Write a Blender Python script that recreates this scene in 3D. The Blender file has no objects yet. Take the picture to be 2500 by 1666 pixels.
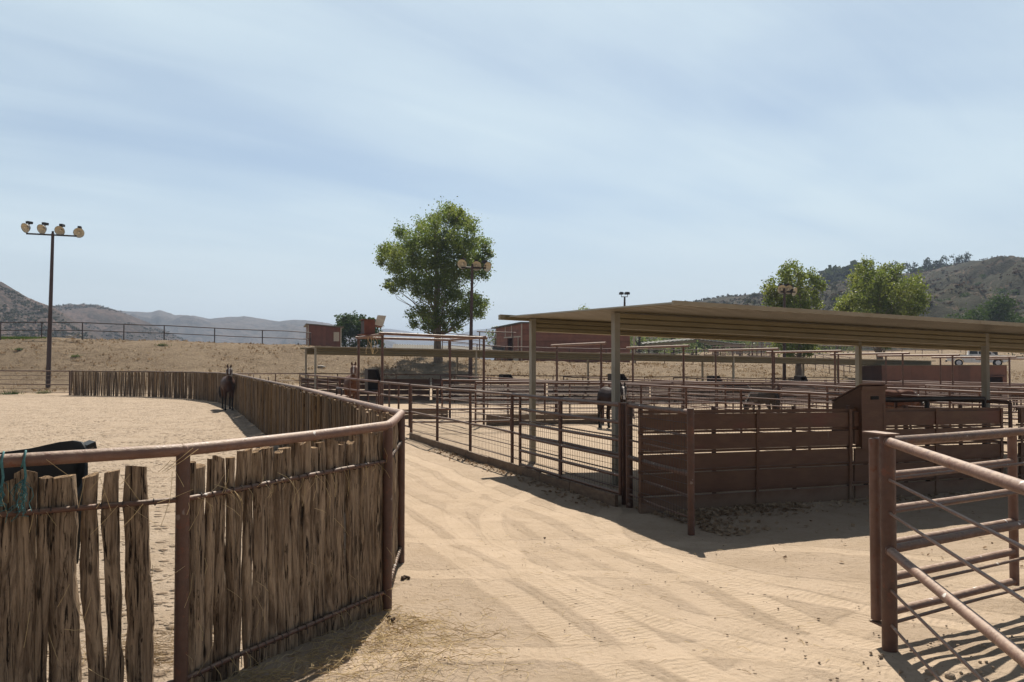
import bpy, math, random
from mathutils import Vector, Matrix, noise
R = random.Random(11)
rad = math.radians
sc = bpy.context.scene
COL = sc.collection

# ------------------------------------------------------------------ camera maths
FL, CX, CY, HZ, CAMH = 1944.0, 1250.0, 833.0, 886.0, 2.1
PITCH = math.atan((HZ - CY) / FL)
def at(px, py, Y):
    """world point seen at photo position px, py (2500 wide) and standing Y metres ahead"""
    u = (px - CX) / FL; v = -(py - CY) / FL
    dy = math.cos(PITCH) - v * math.sin(PITCH); dz = math.sin(PITCH) + v * math.cos(PITCH)
    k = Y / dy
    return Vector((u * k, Y, CAMH + dz * k))
# pen frame: A runs along the road, B along the board wall
W0 = Vector((1.83, 11.2)); AX = Vector((-.387, .922)); BX = Vector((.922, .387))
def AB(a, b):
    p = W0 + AX * a + BX * b
    return Vector((p.x, p.y))
def toab(x, y):
    d = Vector((x, y)) - W0
    return d.dot(AX), d.dot(BX)
def sstep(t):
    t = max(0., min(1., t)); return t * t * (3 - 2 * t)
def lerp(a, b, t): return a + (b - a) * t

# ------------------------------------------------------------------ terrain height
TAB = [
 (-900, [(50, 0), (57, .3), (68, 4.6), (78, 4.2), (220, -4)]),
 (0,    [(51, 0), (57, .22), (68, 4.23), (78, 3.9), (220, -4)]),
 (400,  [(50, 0), (55, .35), (68, 4.0), (78, 3.7), (220, -4)]),
 (700,  [(47, 0), (60, .9), (70, 3.7), (92, 3.6), (220, -4)]),
 (850,  [(47, 0), (60, .95), (70, 3.4), (96, 3.3), (220, -3)]),
 (1070, [(48, -.1), (59, .95), (70, 2.75), (92, 2.7), (220, -1)]),
 (1250, [(51, -.2), (60, 1.05), (70, 2.17), (95, 2.2), (220, 1)]),
 (1500, [(54, -.33), (61, 1.0), (71, 1.95), (95, 2.3), (220, 4)]),
 (1800, [(58, -.48), (65, 1.0), (74, 1.83), (130, 3.3), (260, 7)]),
 (2150, [(62, -.6), (70, .8), (78, 1.2), (92, 1.5), (130, 3.2), (260, 9)]),
 (2500, [(62, -.6), (70, .7), (80, 1.2), (92, 1.5), (130, 3.2), (260, 9)]),
 (3600, [(62, -.6), (70, .7), (80, 1.2), (92, 1.5), (130, 3.2), (260, 9)])]
def col_z(rows, Y, z0):
    if Y <= rows[0][0]: return z0
    py, pz = rows[0][0], z0
    for (y, z) in rows[1:]:
        if Y < y: return lerp(pz, z, sstep((Y - py) / (y - py)) * .6 + .4 * (Y - py) / (y - py))
        py, pz = y, z
    return pz
def gz(x, y):
    a, b = toab(x, y)
    z0 = -.016 * max(0., b - .5) if y > 0 else 0.
    z0 = max(z0, -.65)
    if y < 40: return z0
    px = CX + FL * x / y
    px = max(TAB[0][0], min(TAB[-1][0] - 1, px))
    for i in range(len(TAB) - 1):
        if TAB[i][0] <= px < TAB[i + 1][0]:
            t = sstep((px - TAB[i][0]) / (TAB[i + 1][0] - TAB[i][0]))
            return lerp(col_z(TAB[i][1], y, z0), col_z(TAB[i + 1][1], y, z0), t)
    return z0
def berm_amt(x, y):
    if y < 44: return 0.
    px = CX + FL * x / y
    yt = 54 if px < 300 else lerp(54, 62, min(1, (px - 300) / 1800))
    return sstep((y - yt + 3) / 5)
def onG(px, Y, dz=0.):
    p = at(px, 886, Y); return Vector((p.x, Y, gz(p.x, Y) + dz))

# ------------------------------------------------------------------ mesh builder
class MB:
    def __init__(s): s.v = []; s.f = []; s.sm = []
    def add(s, vs, fs, smooth=False):
        o = len(s.v); s.v.extend([tuple(p) for p in vs])
        for f in fs: s.f.append(tuple(i + o for i in f)); s.sm.append(smooth)
    def tube(s, path, r, seg=8, caps=True, smooth=True, closed=False):
        path = [Vector(p) for p in path]
        n = len(path); rr = r if isinstance(r, (list, tuple)) else [r] * n
        vs = []; up = None
        for i, p in enumerate(path):
            if closed: t = path[(i + 1) % n] - path[i - 1]
            else: t = path[min(i + 1, n - 1)] - path[max(i - 1, 0)]
            if t.length < 1e-9: t = Vector((0, 0, 1))
            t.normalize()
            if up is None: up = Vector((0, 0, 1)) if abs(t.z) < .9 else Vector((1, 0, 0))
            x = t.cross(up)
            if x.length < 1e-4: x = t.orthogonal()
            x.normalize(); y = x.cross(t).normalized(); up = y
            k = 1.
            if 0 < i < n - 1 and not closed:
                c = (path[i + 1] - p).normalized().dot((p - path[i - 1]).normalized())
                k = 1 / max(.6, math.sqrt(max(.01, (1 + c) / 2)))
            for j in range(seg):
                an = 2 * math.pi * j / seg
                vs.append(p + (x * math.cos(an) * k + y * math.sin(an)) * rr[i])
        fs = []
        m = n if closed else n - 1
        for i in range(m):
            i2 = (i + 1) % n
            for j in range(seg):
                j2 = (j + 1) % seg
                fs.append((i * seg + j, i * seg + j2, i2 * seg + j2, i2 * seg + j))
        s.add(vs, fs, smooth)
        if caps and not closed:
            s.add(vs[:seg], [tuple(reversed(range(seg)))])
            s.add(vs[-seg:], [tuple(range(seg))])
    def box(s, c, sz, ax=None, ay=None):
        c = Vector(c); x = Vector(ax or (1, 0, 0)).normalized()
        y = Vector(ay) if ay else Vector((-x.y, x.x, 0)); y.normalize(); z = x.cross(y)
        vs = []
        for k in (-.5, .5):
            for (i, j) in ((-.5, -.5), (.5, -.5), (.5, .5), (-.5, .5)):
                vs.append(c + x * sz[0] * i + y * sz[1] * j + z * sz[2] * k)
        s.add(vs, [(3, 2, 1, 0), (4, 5, 6, 7), (0, 1, 5, 4), (1, 2, 6, 5), (2, 3, 7, 6), (3, 0, 4, 7)])
    def extrude(s, prof, vec, smooth=False):
        """closed polygon prof (3d points) pushed along vec"""
        n = len(prof); a = [Vector(p) for p in prof]; b = [p + Vector(vec) for p in a]
        s.add(a + b, [(i, (i + 1) % n, n + (i + 1) % n, n + i) for i in range(n)] , smooth)
        s.add(a, [tuple(reversed(range(n)))]); s.add(b, [tuple(range(n))])
    def loft(s, rings, caps=True, smooth=True):
        n = len(rings[0]); vs = [p for r in rings for p in r]; fs = []
        for i in range(len(rings) - 1):
            for j in range(n):
                j2 = (j + 1) % n
                fs.append((i * n + j, i * n + j2, (i + 1) * n + j2, (i + 1) * n + j))
        s.add(vs, fs, smooth)
        if caps:
            s.add(rings[0], [tuple(reversed(range(n)))]); s.add(rings[-1], [tuple(range(n))])
    def ball(s, c, r, seg=8, rings=6, jit=0., sz=1.):
        c = Vector(c); rr = []
        for i in range(rings + 1):
            th = math.pi * i / rings; row = []
            for j in range(seg):
                ph = 2 * math.pi * j / seg
                d = Vector((math.sin(th) * math.cos(ph), math.sin(th) * math.sin(ph), -math.cos(th) * sz))
                k = r * (1 + jit * (noise.noise(d * 2.3 + c * 3.1)))
                row.append(c + d * k)
            rr.append(row)
        s.loft(rr, caps=False)
    def obj(s, name, mat, parent=None, label=None):
        off = wloc(parent) if parent else Vector((0, 0, 0))
        me = bpy.data.meshes.new(name)
        me.from_pydata([(p[0] - off.x, p[1] - off.y, p[2] - off.z) for p in s.v], [], s.f)
        me.polygons.foreach_set('use_smooth', s.sm)
        if mat: me.materials.append(mat)
        me.update()
        o = bpy.data.objects.new(name, me); COL.objects.link(o)
        if parent: o.parent = parent
        if label: o['label'] = label
        return o
def wloc(o):
    v = Vector((0, 0, 0))
    while o is not None: v += o.location; o = o.parent
    return v
def tag(o, label, cat, group=None):
    o['label'] = label; o['category'] = cat
    if group: o['group'] = group
    return o
def kind(o, k): o['kind'] = k; return o
def thing(name, label, cat, loc=(0, 0, 0), group=None):
    o = bpy.data.objects.new(name, None); o.empty_display_size = .3
    o.location = loc; COL.objects.link(o); return tag(o, label, cat, group)
def copy_tree(o, parent=None):
    c = o.copy(); COL.objects.link(c)
    if parent: c.parent = parent
    for ch in list(o.children): copy_tree(ch, c)
    return c

# ------------------------------------------------------------------ materials
class NG:
    def __init__(s, mat):
        s.nt = mat.node_tree; s.n = s.nt.nodes; s.l = s.nt.links
    def new(s, t, **kw):
        n = s.n.new(t)
        for k, v in kw.items(): setattr(n, k, v)
        return n
    def put(s, sock, v):
        if isinstance(v, (int, float)):
            sock.default_value = v
        elif isinstance(v, (tuple, list)):
            sock.default_value = tuple(v) + ((1.,) if len(v) == 3 and len(sock.default_value) == 4 else ())
        else: s.l.new(v, sock)
    def m(s, op, a, b=0., c=0., clamp=False):
        n = s.new('ShaderNodeMath', operation=op, use_clamp=clamp)
        s.put(n.inputs[0], a); s.put(n.inputs[1], b); s.put(n.inputs[2], c); return n.outputs[0]
    def mix(s, f, a, b, mode='MIX'):
        n = s.new('ShaderNodeMix', data_type='RGBA', blend_type=mode)
        s.put(n.inputs[0], f); s.put(n.inputs[6], a); s.put(n.inputs[7], b); return n.outputs[2]
    def mr(s, v, a, b, c=0., d=1.):
        n = s.new('ShaderNodeMapRange'); n.interpolation_type = 'SMOOTHSTEP'
        s.put(n.inputs[0], v); s.put(n.inputs[1], a); s.put(n.inputs[2], b); s.put(n.inputs[3], c); s.put(n.inputs[4], d)
        return n.outputs[0]
    def noise(s, co, scale, detail=4., rough=.55, dist=0.):
        n = s.new('ShaderNodeTexNoise'); s.put(n.inputs['Vector'], co)
        n.inputs['Scale'].default_value = scale; n.inputs['Detail'].default_value = detail
        n.inputs['Roughness'].default_value = rough; n.inputs['Distortion'].default_value = dist
        return n.outputs[0]
    def vor(s, co, scale, feat='F1'):
        n = s.new('ShaderNodeTexVoronoi', feature=feat); s.put(n.inputs['Vector'], co); n.inputs['Scale'].default_value = scale
        return n.outputs
    def co(s, kind='Object', sc=(1, 1, 1), rot=(0, 0, 0)):
        t = s.new('ShaderNodeTexCoord'); mp = s.new('ShaderNodeMapping')
        mp.inputs['Scale'].default_value = sc; mp.inputs['Rotation'].default_value = rot
        s.l.new(t.outputs[kind], mp.inputs[0]); return mp.outputs[0]
    def bump(s, h, dist=.02, strength=1., nrm=None):
        n = s.new('ShaderNodeBump'); n.inputs['Distance'].default_value = dist; n.inputs['Strength'].default_value = strength
        s.put(n.inputs['Height'], h)
        if nrm is not None: s.l.new(nrm, n.inputs['Normal'])
        return n.outputs[0]
def new_mat(name):
    m = bpy.data.materials.new(name); m.use_nodes = True
    g = NG(m); bs = g.n['Principled BSDF']; return m, g, bs
def simple(name, c1, c2, scale=6., rough=.6, bump=.003, sc=(1, 1, 1), metal=0., spec=.4, island=0., bscale=None):
    """two tones broken by noise, with a fine bump"""
    m, g, bs = new_mat(name)
    co = g.co('Object', sc)
    f = g.mr(g.noise(co, scale, 6, .6), .3, .7)
    col = g.mix(f, c1, c2)
    if island:
        geo = g.new('ShaderNodeNewGeometry')
        k = g.m('MULTIPLY_ADD', geo.outputs['Random Per Island'], 2 * island, 1 - island)
        hs = g.new('ShaderNodeHueSaturation'); g.put(hs.inputs['Value'], k); g.put(hs.inputs['Color'], col); col = hs.outputs[0]
    g.put(bs.inputs['Base Color'], col)
    bs.inputs['Roughness'].default_value = rough; bs.inputs['Metallic'].default_value = metal
    bs.inputs['Specular IOR Level'].default_value = spec
    if bump: g.put(bs.inputs['Normal'], g.bump(g.noise(co, bscale or scale * 4, 5, .6), bump))
    return m

def m_pipe(name, c1, c2, dust=(.36, .275, .195), dusty=.6, rust=(.16, .055, .03)):
    """oxide painted steel pipe: dust settled on top, rust patches, a few droppings"""
    m, g, bs = new_mat(name)
    co = g.co('Object')
    col = g.mix(g.mr(g.noise(co, 5, 5, .6), .35, .65), c1, c2)
    col = g.mix(g.m('MULTIPLY', g.mr(g.noise(co, 12, 7, .75), .54, .68), .85), col, rust)
    geo = g.new('ShaderNodeNewGeometry'); sp = g.new('ShaderNodeSeparateXYZ'); g.l.new(geo.outputs['Normal'], sp.inputs[0])
    up = g.mr(sp.outputs[2], .15, .95)
    nz = g.mr(g.noise(co, 22, 5, .7), .25, .7)
    col = g.mix(g.m('MULTIPLY', g.m('MULTIPLY', up, nz), dusty), col, dust)
    spots = g.m('MULTIPLY', g.mr(g.noise(co, 9, 2, .5), .70, .73), g.mr(sp.outputs[2], -.2, .5))
    col = g.mix(spots, col, (.62, .58, .54))
    g.put(bs.inputs['Base Color'], col)
    g.put(bs.inputs['Roughness'], g.m('MULTIPLY_ADD', nz, .3, .38))
    bs.inputs['Specular IOR Level'].default_value = .45
    g.put(bs.inputs['Normal'], g.bump(g.noise(co, 45, 5, .65), .004))
    return m

def m_wood(name, pale, mid, dark, zs=1.6):
    """weathered split timber: grain streaks, with crack shade and highlights put into their colour"""
    m, g, bs = new_mat(name)
    geo = g.new('ShaderNodeNewGeometry'); ri = geo.outputs['Random Per Island']
    tc = g.new('ShaderNodeTexCoord')
    sh = g.new('ShaderNodeCombineXYZ'); g.put(sh.inputs[0], g.m('MULTIPLY', ri, 37.)); g.put(sh.inputs[2], g.m('MULTIPLY', ri, 11.))
    ad = g.new('ShaderNodeVectorMath', operation='ADD'); g.l.new(tc.outputs['Object'], ad.inputs[0]); g.l.new(sh.outputs[0], ad.inputs[1])
    def mapped(sx, sz):
        mp = g.new('ShaderNodeMapping'); mp.inputs['Scale'].default_value = (sx, sx, sz); g.l.new(ad.outputs[0], mp.inputs[0]); return mp.outputs[0]
    fine = g.noise(mapped(44, zs * 1.5), 1., 8, .72, 1.1)
    broad = g.noise(mapped(16, zs * 1.2), 1., 6, .65, 1.4)
    col = g.mix(g.mr(broad, .32, .68), mid, pale)
    col = g.mix(g.mr(fine, .51, .62), col, dark)  # dark streaks: grain plus the shade of cracks, painted in
    knot = g.vor(mapped(9, 3.2), 1.)[0]
    col = g.mix(g.m('MULTIPLY', g.mr(knot, .16, .06), .8), col, dark)
    hs = g.new('ShaderNodeHueSaturation'); g.put(hs.inputs['Color'], col)
    g.put(hs.inputs['Value'], g.m('MULTIPLY_ADD', ri, .9, .5)); g.put(hs.inputs['Saturation'], g.m('MULTIPLY_ADD', g.m('FRACT', g.m('MULTIPLY', ri, 7.31)), .5, .75))
    g.put(bs.inputs['Base Color'], hs.outputs[0])
    bs.inputs['Roughness'].default_value = .85; bs.inputs['Specular IOR Level'].default_value = .2
    n1 = g.bump(broad, .035); g.put(bs.inputs['Normal'], g.bump(fine, .014, 1., n1))
    return m

def m_leaf(name, a, b, c, trans=.45, rough=.5, spec=.25):
    m, g, bs = new_mat(name)
    geo = g.new('ShaderNodeNewGeometry'); ri = geo.outputs['Random Per Island']
    co = g.co('Object')
    col = g.mix(ri, a, b)
    col = g.mix(g.mr(g.noise(co, .45, 3, .5), .4, .7), col, c)
    g.put(bs.inputs['Base Color'], col); bs.inputs['Roughness'].default_value = rough; bs.inputs['Specular IOR Level'].default_value = spec
    tr = g.new('ShaderNodeBsdfTranslucent'); hs = g.new('ShaderNodeHueSaturation')
    g.put(hs.inputs['Color'], col); hs.inputs['Value'].default_value = 1.25; hs.inputs['Hue'].default_value = .49; hs.inputs['Saturation'].default_value = 1.1
    g.l.new(hs.outputs[0], tr.inputs[0])
    mx = g.new('ShaderNodeMixShader'); mx.inputs[0].default_value = trans
    g.l.new(bs.outputs[0], mx.inputs[1]); g.l.new(tr.outputs[0], mx.inputs[2])
    g.l.new(mx.outputs[0], g.n['Material Output'].inputs[0])
    return m

M = {}
M['pipe'] = m_pipe('oxide pipe', (.105, .052, .036), (.074, .038, .028))
M['pipe_pale'] = m_pipe('faded oxide pipe', (.185, .105, .078), (.135, .072, .053), dust=(.42, .315, .235), dusty=.8)
M['pipe_far'] = simple('oxide pipe in the pens', (.125, .058, .036), (.085, .04, .027), 1.2, .6, 0)
M['pipe_dark'] = simple('dark ridge pipe', (.035, .022, .02), (.05, .03, .028), 1.2, .6, 0)
M['pole'] = simple('dark lamp pole', (.045, .026, .022), (.07, .04, .035), 1.5, .6, .002)
M['wood'] = m_wood('split stakes', (.44, .315, .20), (.155, .10, .06), (.018, .011, .007))
M['wood_far'] = m_wood('split stakes weathered', (.235, .165, .10), (.125, .083, .048), (.03, .019, .012), 1.)
M['shaded_tan'] = simple('olive painted steel', (.145, .12, .06), (.115, .095, .045), 2.5, .45, .001)  # darker copy of the tan beam paint, shade put into the colour
M['fascia'] = simple('pale tan edge', (.30, .255, .18), (.25, .21, .14), 2.5, .45, .001)
M['tan'] = simple('tan painted steel', (.26, .22, .13), (.21, .175, .095), 2.5, .42, .001, spec=.5)
M['tan_post'] = simple('tan painted post', (.33, .315, .265), (.23, .21, .155), 3, .45, .001, (1, 1, .4), spec=.5)
M['roof'] = simple('roof sheet', (.16, .132, .08), (.12, .10, .06), 2.0, .4, .001, spec=.5)  # darkened to carry underside shade, set off against brightened beams
M['roof_grey'] = simple('weathered roof sheet', (.125, .118, .10), (.09, .083, .07), 1., .75, 0)
M['black'] = simple('black plastic', (.010, .011, .011), (.022, .023, .022), 7, .5, .002)
M['steel_black'] = simple('black steel box', (.012, .009, .008), (.03, .018, .014), 4, .55, 0)
M['redbrown'] = simple('red brown box', (.16, .05, .03), (.11, .035, .022), 6, .6, .002)
M['cream'] = simple('cream board', (.62, .55, .45), (.5, .43, .34), 8, .6, 0)
M['lamp_in'] = simple('lamp glass', (.70, .64, .50), (.55, .49, .36), 3, .25, 0)
M['concrete'] = simple('kerb timber', (.20, .145, .10), (.13, .09, .06), 5, .8, .006, (1, 1, 3))
M['wire'] = simple('fence wire', (.06, .045, .04), (.10, .08, .07), 9, .5, 0, metal=.3)
M['tie'] = simple('tie wire', (.03, .024, .02), (.06, .045, .035), 9, .5, 0)
M['twine'] = simple('teal twine', (.04, .13, .14), (.08, .21, .22), 60, .8, 0)
M['bark'] = simple('bark', (.26, .20, .15), (.13, .10, .075), 5, .9, .03, (3, 3, .6))
M['bark_dark'] = simple('dark bark', (.10, .075, .055), (.05, .038, .03), 5, .9, .02, (3, 3, .6))
M['leaf'] = m_leaf('cottonwood leaves', (.135, .185, .048), (.095, .145, .038), (.165, .205, .052), .5)
M['leaf2'] = m_leaf('pale cottonwood leaves', (.145, .185, .046), (.105, .15, .038), (.18, .21, .052))
M['leaf_dark'] = m_leaf('dark evergreen leaves', (.04, .075, .016), (.025, .05, .012), (.055, .09, .02), .3, .7, .2)
M['leaf_euc'] = m_leaf('eucalyptus leaves', (.045, .06, .03), (.03, .045, .024), (.055, .07, .035), .25, .9, .1)
M['leaf_willow'] = m_leaf('willow leaves', (.13, .17, .05), (.09, .13, .04), (.16, .19, .06), .4)
M['shrub'] = m_leaf('chaparral leaves', (.055, .06, .03), (.04, .045, .025), (.07, .07, .04), .15, 1., 0.)
M['shrub_dry'] = m_leaf('dry chaparral', (.10, .075, .055), (.07, .055, .042), (.12, .085, .06), .1, 1., 0.)
M['straw'] = m_leaf('straw', (.58, .45, .25), (.40, .30, .15), (.62, .50, .30), .2, .8, .1)
M['litter'] = m_leaf('fallen leaves', (.34, .255, .17), (.18, .125, .08), (.42, .33, .23), .2, .8, .1)
M['drygrass'] = m_leaf('dry grass', (.30, .215, .125), (.19, .13, .07), (.36, .27, .16), .2, .9, .05)
M['green'] = m_leaf('green grass', (.05, .085, .018), (.03, .055, .012), (.075, .10, .025), .4)
M['white_paint'] = simple('white car paint', (.86, .86, .85), (.80, .80, .79), 2, .25, 0, spec=.6)
M['tyre'] = simple('tyre rubber', (.012, .012, .012), (.025, .023, .021), 9, .8, 0)
M['chrome'] = simple('bright metal', (.55, .56, .58), (.4, .41, .43), 4, .25, 0, metal=.9)
M['glass'] = simple('dark car glass', (.015, .022, .026), (.02, .028, .033), 2, .06, 0, spec=.9)
M['red_lens'] = simple('red lens', (.35, .02, .015), (.25, .015, .01), 4, .3, 0)
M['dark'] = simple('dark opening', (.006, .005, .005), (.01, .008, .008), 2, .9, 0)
M['white_wood'] = simple('bleached wood', (.48, .44, .39), (.35, .32, .28), 8, .7, .004)
M['stone'] = simple('pale stone', (.42, .33, .24), (.28, .21, .15), 12, .9, .01)
M['dung'] = simple('dung', (.09, .055, .033), (.05, .03, .018), 20, .95, .012)

def m_board(name):
    """brown painted planks with drips and pale droppings running down"""
    m, g, bs = new_mat(name)
    co = g.co('Object', (3.5, 3.5, 9))
    col = g.mix(g.mr(g.noise(co, 1, 5, .6), .35, .7), (.085, .033, .013), (.112, .050, .022))
    dr = g.noise(g.co('Object', (26, 26, 1.1)), 1, 3, .5)
    br = g.noise(g.co('Object', (1.3, 1.3, 4)), 1, 2, .5)
    col = g.mix(g.m('MULTIPLY', g.mr(dr, .72, .76), g.mr(br, .5, .62)), col, (.30, .23, .17))
    col = g.mix(g.m('MULTIPLY', g.mr(g.noise(co, .35, 3, .5), .55, .75), .6), col, (.13, .035, .02))
    tcz = g.new('ShaderNodeTexCoord'); spz = g.new('ShaderNodeSeparateXYZ'); g.l.new(tcz.outputs['Object'], spz.inputs[0])
    low = g.m('ADD', spz.outputs[2], g.m('MULTIPLY', g.noise(g.co('Object', (3, 3, 3)), 1, 5, .7), .35))
    col = g.mix(g.mr(low, .46, .18, 0., .55), col, (.20, .145, .10))
    g.put(bs.inputs['Base Color'], col); bs.inputs['Roughness'].default_value = .6
    g.put(bs.inputs['Normal'], g.bump(g.noise(g.co('Object', (6, 6, 60)), 1, 4, .6), .003))
    return m
M['board'] = m_board('brown planks')
def m_siding(name, c1, c2, period, depth=.012, vertical=False):
    m, g, bs = new_mat(name)
    co = g.co('Object'); sp = g.new('ShaderNodeSeparateXYZ'); g.l.new(co, sp.inputs[0])
    ax = sp.outputs[0 if vertical else 2]
    w = g.m('FRACT', g.m('DIVIDE', g.m('ADD', ax, 500.), period))
    row = g.m('FLOOR', g.m('DIVIDE', g.m('ADD', ax, 500.), period))
    wn = g.new('ShaderNodeTexWhiteNoise'); wn.noise_dimensions = '1D'; g.put(wn.inputs['W'], row)
    col = g.mix(g.mr(g.noise(g.co('Object', (1, 1, 1)), 1.5, 5, .6), .35, .65), c1, c2)
    hs = g.new('ShaderNodeHueSaturation'); g.put(hs.inputs['Color'], col); g.put(hs.inputs['Value'], g.m('MULTIPLY_ADD', wn.outputs[0], .35, .82))
    g.put(bs.inputs['Base Color'], hs.outputs[0]); bs.inputs['Roughness'].default_value = .7
    g.put(bs.inputs['Normal'], g.bump(g.mr(w, 0., .12), depth))
    return m
M['barn'] = m_siding('barn boards', (.30, .115, .068), (.23, .088, .052), .2)
M['shed'] = m_siding('shed siding', (.22, .078, .044), (.18, .06, .035), .3, .006, True)
M['brown_metal'] = m_siding('brown sheet metal', (.14, .058, .036), (.11, .046, .029), .9, .01, True)
HAZE_D = 0.00034; EXPO = 0.85
# ------------------------------------------------------------------ ground
def ground_mat():
    m, g, bs = new_mat('sandy ground')
    tc = g.new('ShaderNodeTexCoord'); P = tc.outputs['Object']
    sp = g.new('ShaderNodeSeparateXYZ'); g.l.new(P, sp.inputs[0]); X, Y = sp.outputs[0], sp.outputs[1]
    def attr(n):
        a = g.new('ShaderNodeAttribute'); a.attribute_name = n; return a.outputs['Fac']
    berm, road, arena = attr('berm'), attr('road'), attr('arena')
    n_big = g.noise(P, .35, 5, .6); n_mid = g.noise(P, 2.2, 6, .62); n_fine = g.noise(P, 18, 6, .65); n_grain = g.noise(P, 120, 4, .7)
    sand = g.mix(g.mr(n_mid, .35, .68), (.405, .318, .238), (.365, .284, .206))
    sand = g.mix(g.m('MULTIPLY', g.mr(n_fine, .5, .75), .55), sand, (0.248, 0.180, 0.112))
    ar = g.mix(g.mr(n_mid, .3, .7), (.405, .325, .25), (.345, .27, .198))
    # clods and droppings scattered over the arena, in drifts
    cl = g.vor(P, 5.5); clods = g.m('MULTIPLY', g.mr(cl[0], .34, .16), g.mr(n_big, .34, .55))
    cl2 = g.vor(P, 13.); clods = g.m('MAXIMUM', clods, g.m('MULTIPLY', g.mr(cl2[0], .36, .16), g.mr(g.noise(P, .9, 4, .6), .42, .58)))
    ar = g.mix(g.m('MULTIPLY', clods, .75), ar, (0.105, 0.068, 0.040))
    col = g.mix(arena, sand, ar)
    # berm: dry weeds, straw, bare dirt
    bcl = g.noise(P, 1.1, 7, .7); b2 = g.noise(P, 6.5, 6, .75, .4)
    bc = g.mix(g.mr(bcl, .35, .65), (.305, .235, .16), (.24, .178, .118))
    bc = g.mix(g.mr(b2, .52, .66), bc, (0.125, 0.082, 0.048))
    bc = g.mix(g.m('MULTIPLY', g.mr(g.noise(P, 3.1, 5, .7), .58, .7), .8), bc, (0.322, 0.248, 0.161))
    col = g.mix(berm, col, bc)
    # tyre tracks: arcs and straights where vehicles pass
    def band(dist, w=.13):
        return g.mr(g.m('ABSOLUTE', dist), w, w * .7)
    treads = None; tb = None; edges = None
    def addtrack(dist, along, w=.13, per=.075, depth=1.):
        w = .17; per = .06
        nonlocal treads, tb, edges
        bnd = g.m('MULTIPLY', band(dist, w), depth)
        chev = g.m('ADD', g.m('DIVIDE', along, per), g.m('MULTIPLY', g.noise(P, 7., 4, .65), 2.2))
        tr = g.m('MULTIPLY', bnd, g.m('PINGPONG', chev, .5))
        treads = tr if treads is None else g.m('MAXIMUM', treads, tr)
        tb = bnd if tb is None else g.m('MAXIMUM', tb, bnd)
        ed = g.m('MULTIPLY', g.mr(g.m('ABSOLUTE', g.m('SUBTRACT', g.m('ABSOLUTE', dist), w + .02)), .05, .0), depth)
        edges = ed if edges is None else g.m('MAXIMUM', edges, ed)
    wob = g.m('MULTIPLY', g.m('SUBTRACT', g.noise(P, .5, 2, .5), .5), .5)
    bco = g.m('ADD', g.m('ADD', g.m('MULTIPLY', g.m('SUBTRACT', X, W0.x), BX.x), g.m('MULTIPLY', g.m('SUBTRACT', Y, W0.y), BX.y)), wob)
    aco = g.m('ADD', g.m('MULTIPLY', g.m('SUBTRACT', X, W0.x), AX.x), g.m('MULTIPLY', g.m('SUBTRACT', Y, W0.y), AX.y))
    for off, d in ((-1.25, 1.), (-2.75, 1.), (-1.75, .7), (-3.2, .8), (-2.2, .5)):
        addtrack(g.m('SUBTRACT', bco, off), aco, .13, .075, d)
    for (ca, cb, rr, d) in ((-2.2, 3.4, 4.6, 1.), (-2.2, 3.4, 6.05, 1.), (-1.2, 4.2, 6.9, .7), (-1.2, 4.2, 5.4, .7), (-16., -9., 15., .7), (-16., -9., 16.5, .7), (-12.5, -6.2, 7.2, .8), (-12.5, -6.2, 8.6, .8), (-14., 2.0, 8.4, .7), (-14., 2., 9.8, .7)):
        c = AB(ca, cb)
        dx = g.m('SUBTRACT', X, c.x); dy = g.m('SUBTRACT', Y, c.y)
        dd = g.m('ADD', g.m('SQRT', g.m('ADD', g.m('MULTIPLY', dx, dx), g.m('MULTIPLY', dy, dy))), wob)
        addtrack(g.m('SUBTRACT', dd, rr), g.m('MULTIPLY', g.m('ARCTAN2', dy, dx), rr), .13, .07, d)
    c = AB(-2.2, 3.4); dx = g.m('SUBTRACT', X, c.x); dy = g.m('SUBTRACT', Y, c.y); rr_ = g.m('SQRT', g.m('ADD', g.m('MULTIPLY', dx, dx), g.m('MULTIPLY', dy, dy)))
    sv = g.new('ShaderNodeCombineXYZ'); g.put(sv.inputs[0], g.m('MULTIPLY', g.m('ADD', rr_, wob), 7.)); g.put(sv.inputs[1], g.m('MULTIPLY', g.m('ARCTAN2', dy, dx), 1.6))
    sv2 = g.new('ShaderNodeCombineXYZ'); g.put(sv2.inputs[0], g.m('MULTIPLY', bco, 7.)); g.put(sv2.inputs[1], g.m('MULTIPLY', aco, .35))
    far_ = g.mr(aco, -2.5, .5)
    streak = g.m('ADD', g.m('MULTIPLY', g.noise(sv.outputs[0], 1., 6, .65, .8), g.m('SUBTRACT', 1., far_)), g.m('MULTIPLY', g.noise(sv2.outputs[0], 1., 6, .65, .8), far_))
    streak = g.m('MULTIPLY', streak, road)
    worn0 = g.mr(g.noise(P, .8, 3, .6), .38, .62)
    treads = g.m('MULTIPLY', treads, road); tb = g.m('MULTIPLY', tb, road)
    worn = g.mr(g.noise(P, 1.1, 3, .6), .30, .52)
    treads = g.m('MULTIPLY', treads, worn)
    col = g.mix(g.m('MULTIPLY', tb, .24), col, (.45, .36, .27))
    col = g.mix(g.m('MULTIPLY', g.m('MULTIPLY', g.mr(streak, .52, .72), worn0), .09), col, (.24, .175, .11))
    specks = g.m('MULTIPLY', g.mr(g.vor(P, 9.)[0], .13, .07), g.mr(g.noise(P, 1.7, 3, .6), .5, .62))
    col = g.mix(g.m('MULTIPLY', specks, .8), col, (0.074, 0.050, 0.031))
    g.put(bs.inputs['Base Color'], col)
    bs.inputs['Roughness'].default_value = .95; bs.inputs['Specular IOR Level'].default_value = .1
    rough_h = g.m('ADD', g.m('MULTIPLY', n_fine, .95), g.m('MULTIPLY', n_grain, .35))
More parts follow.
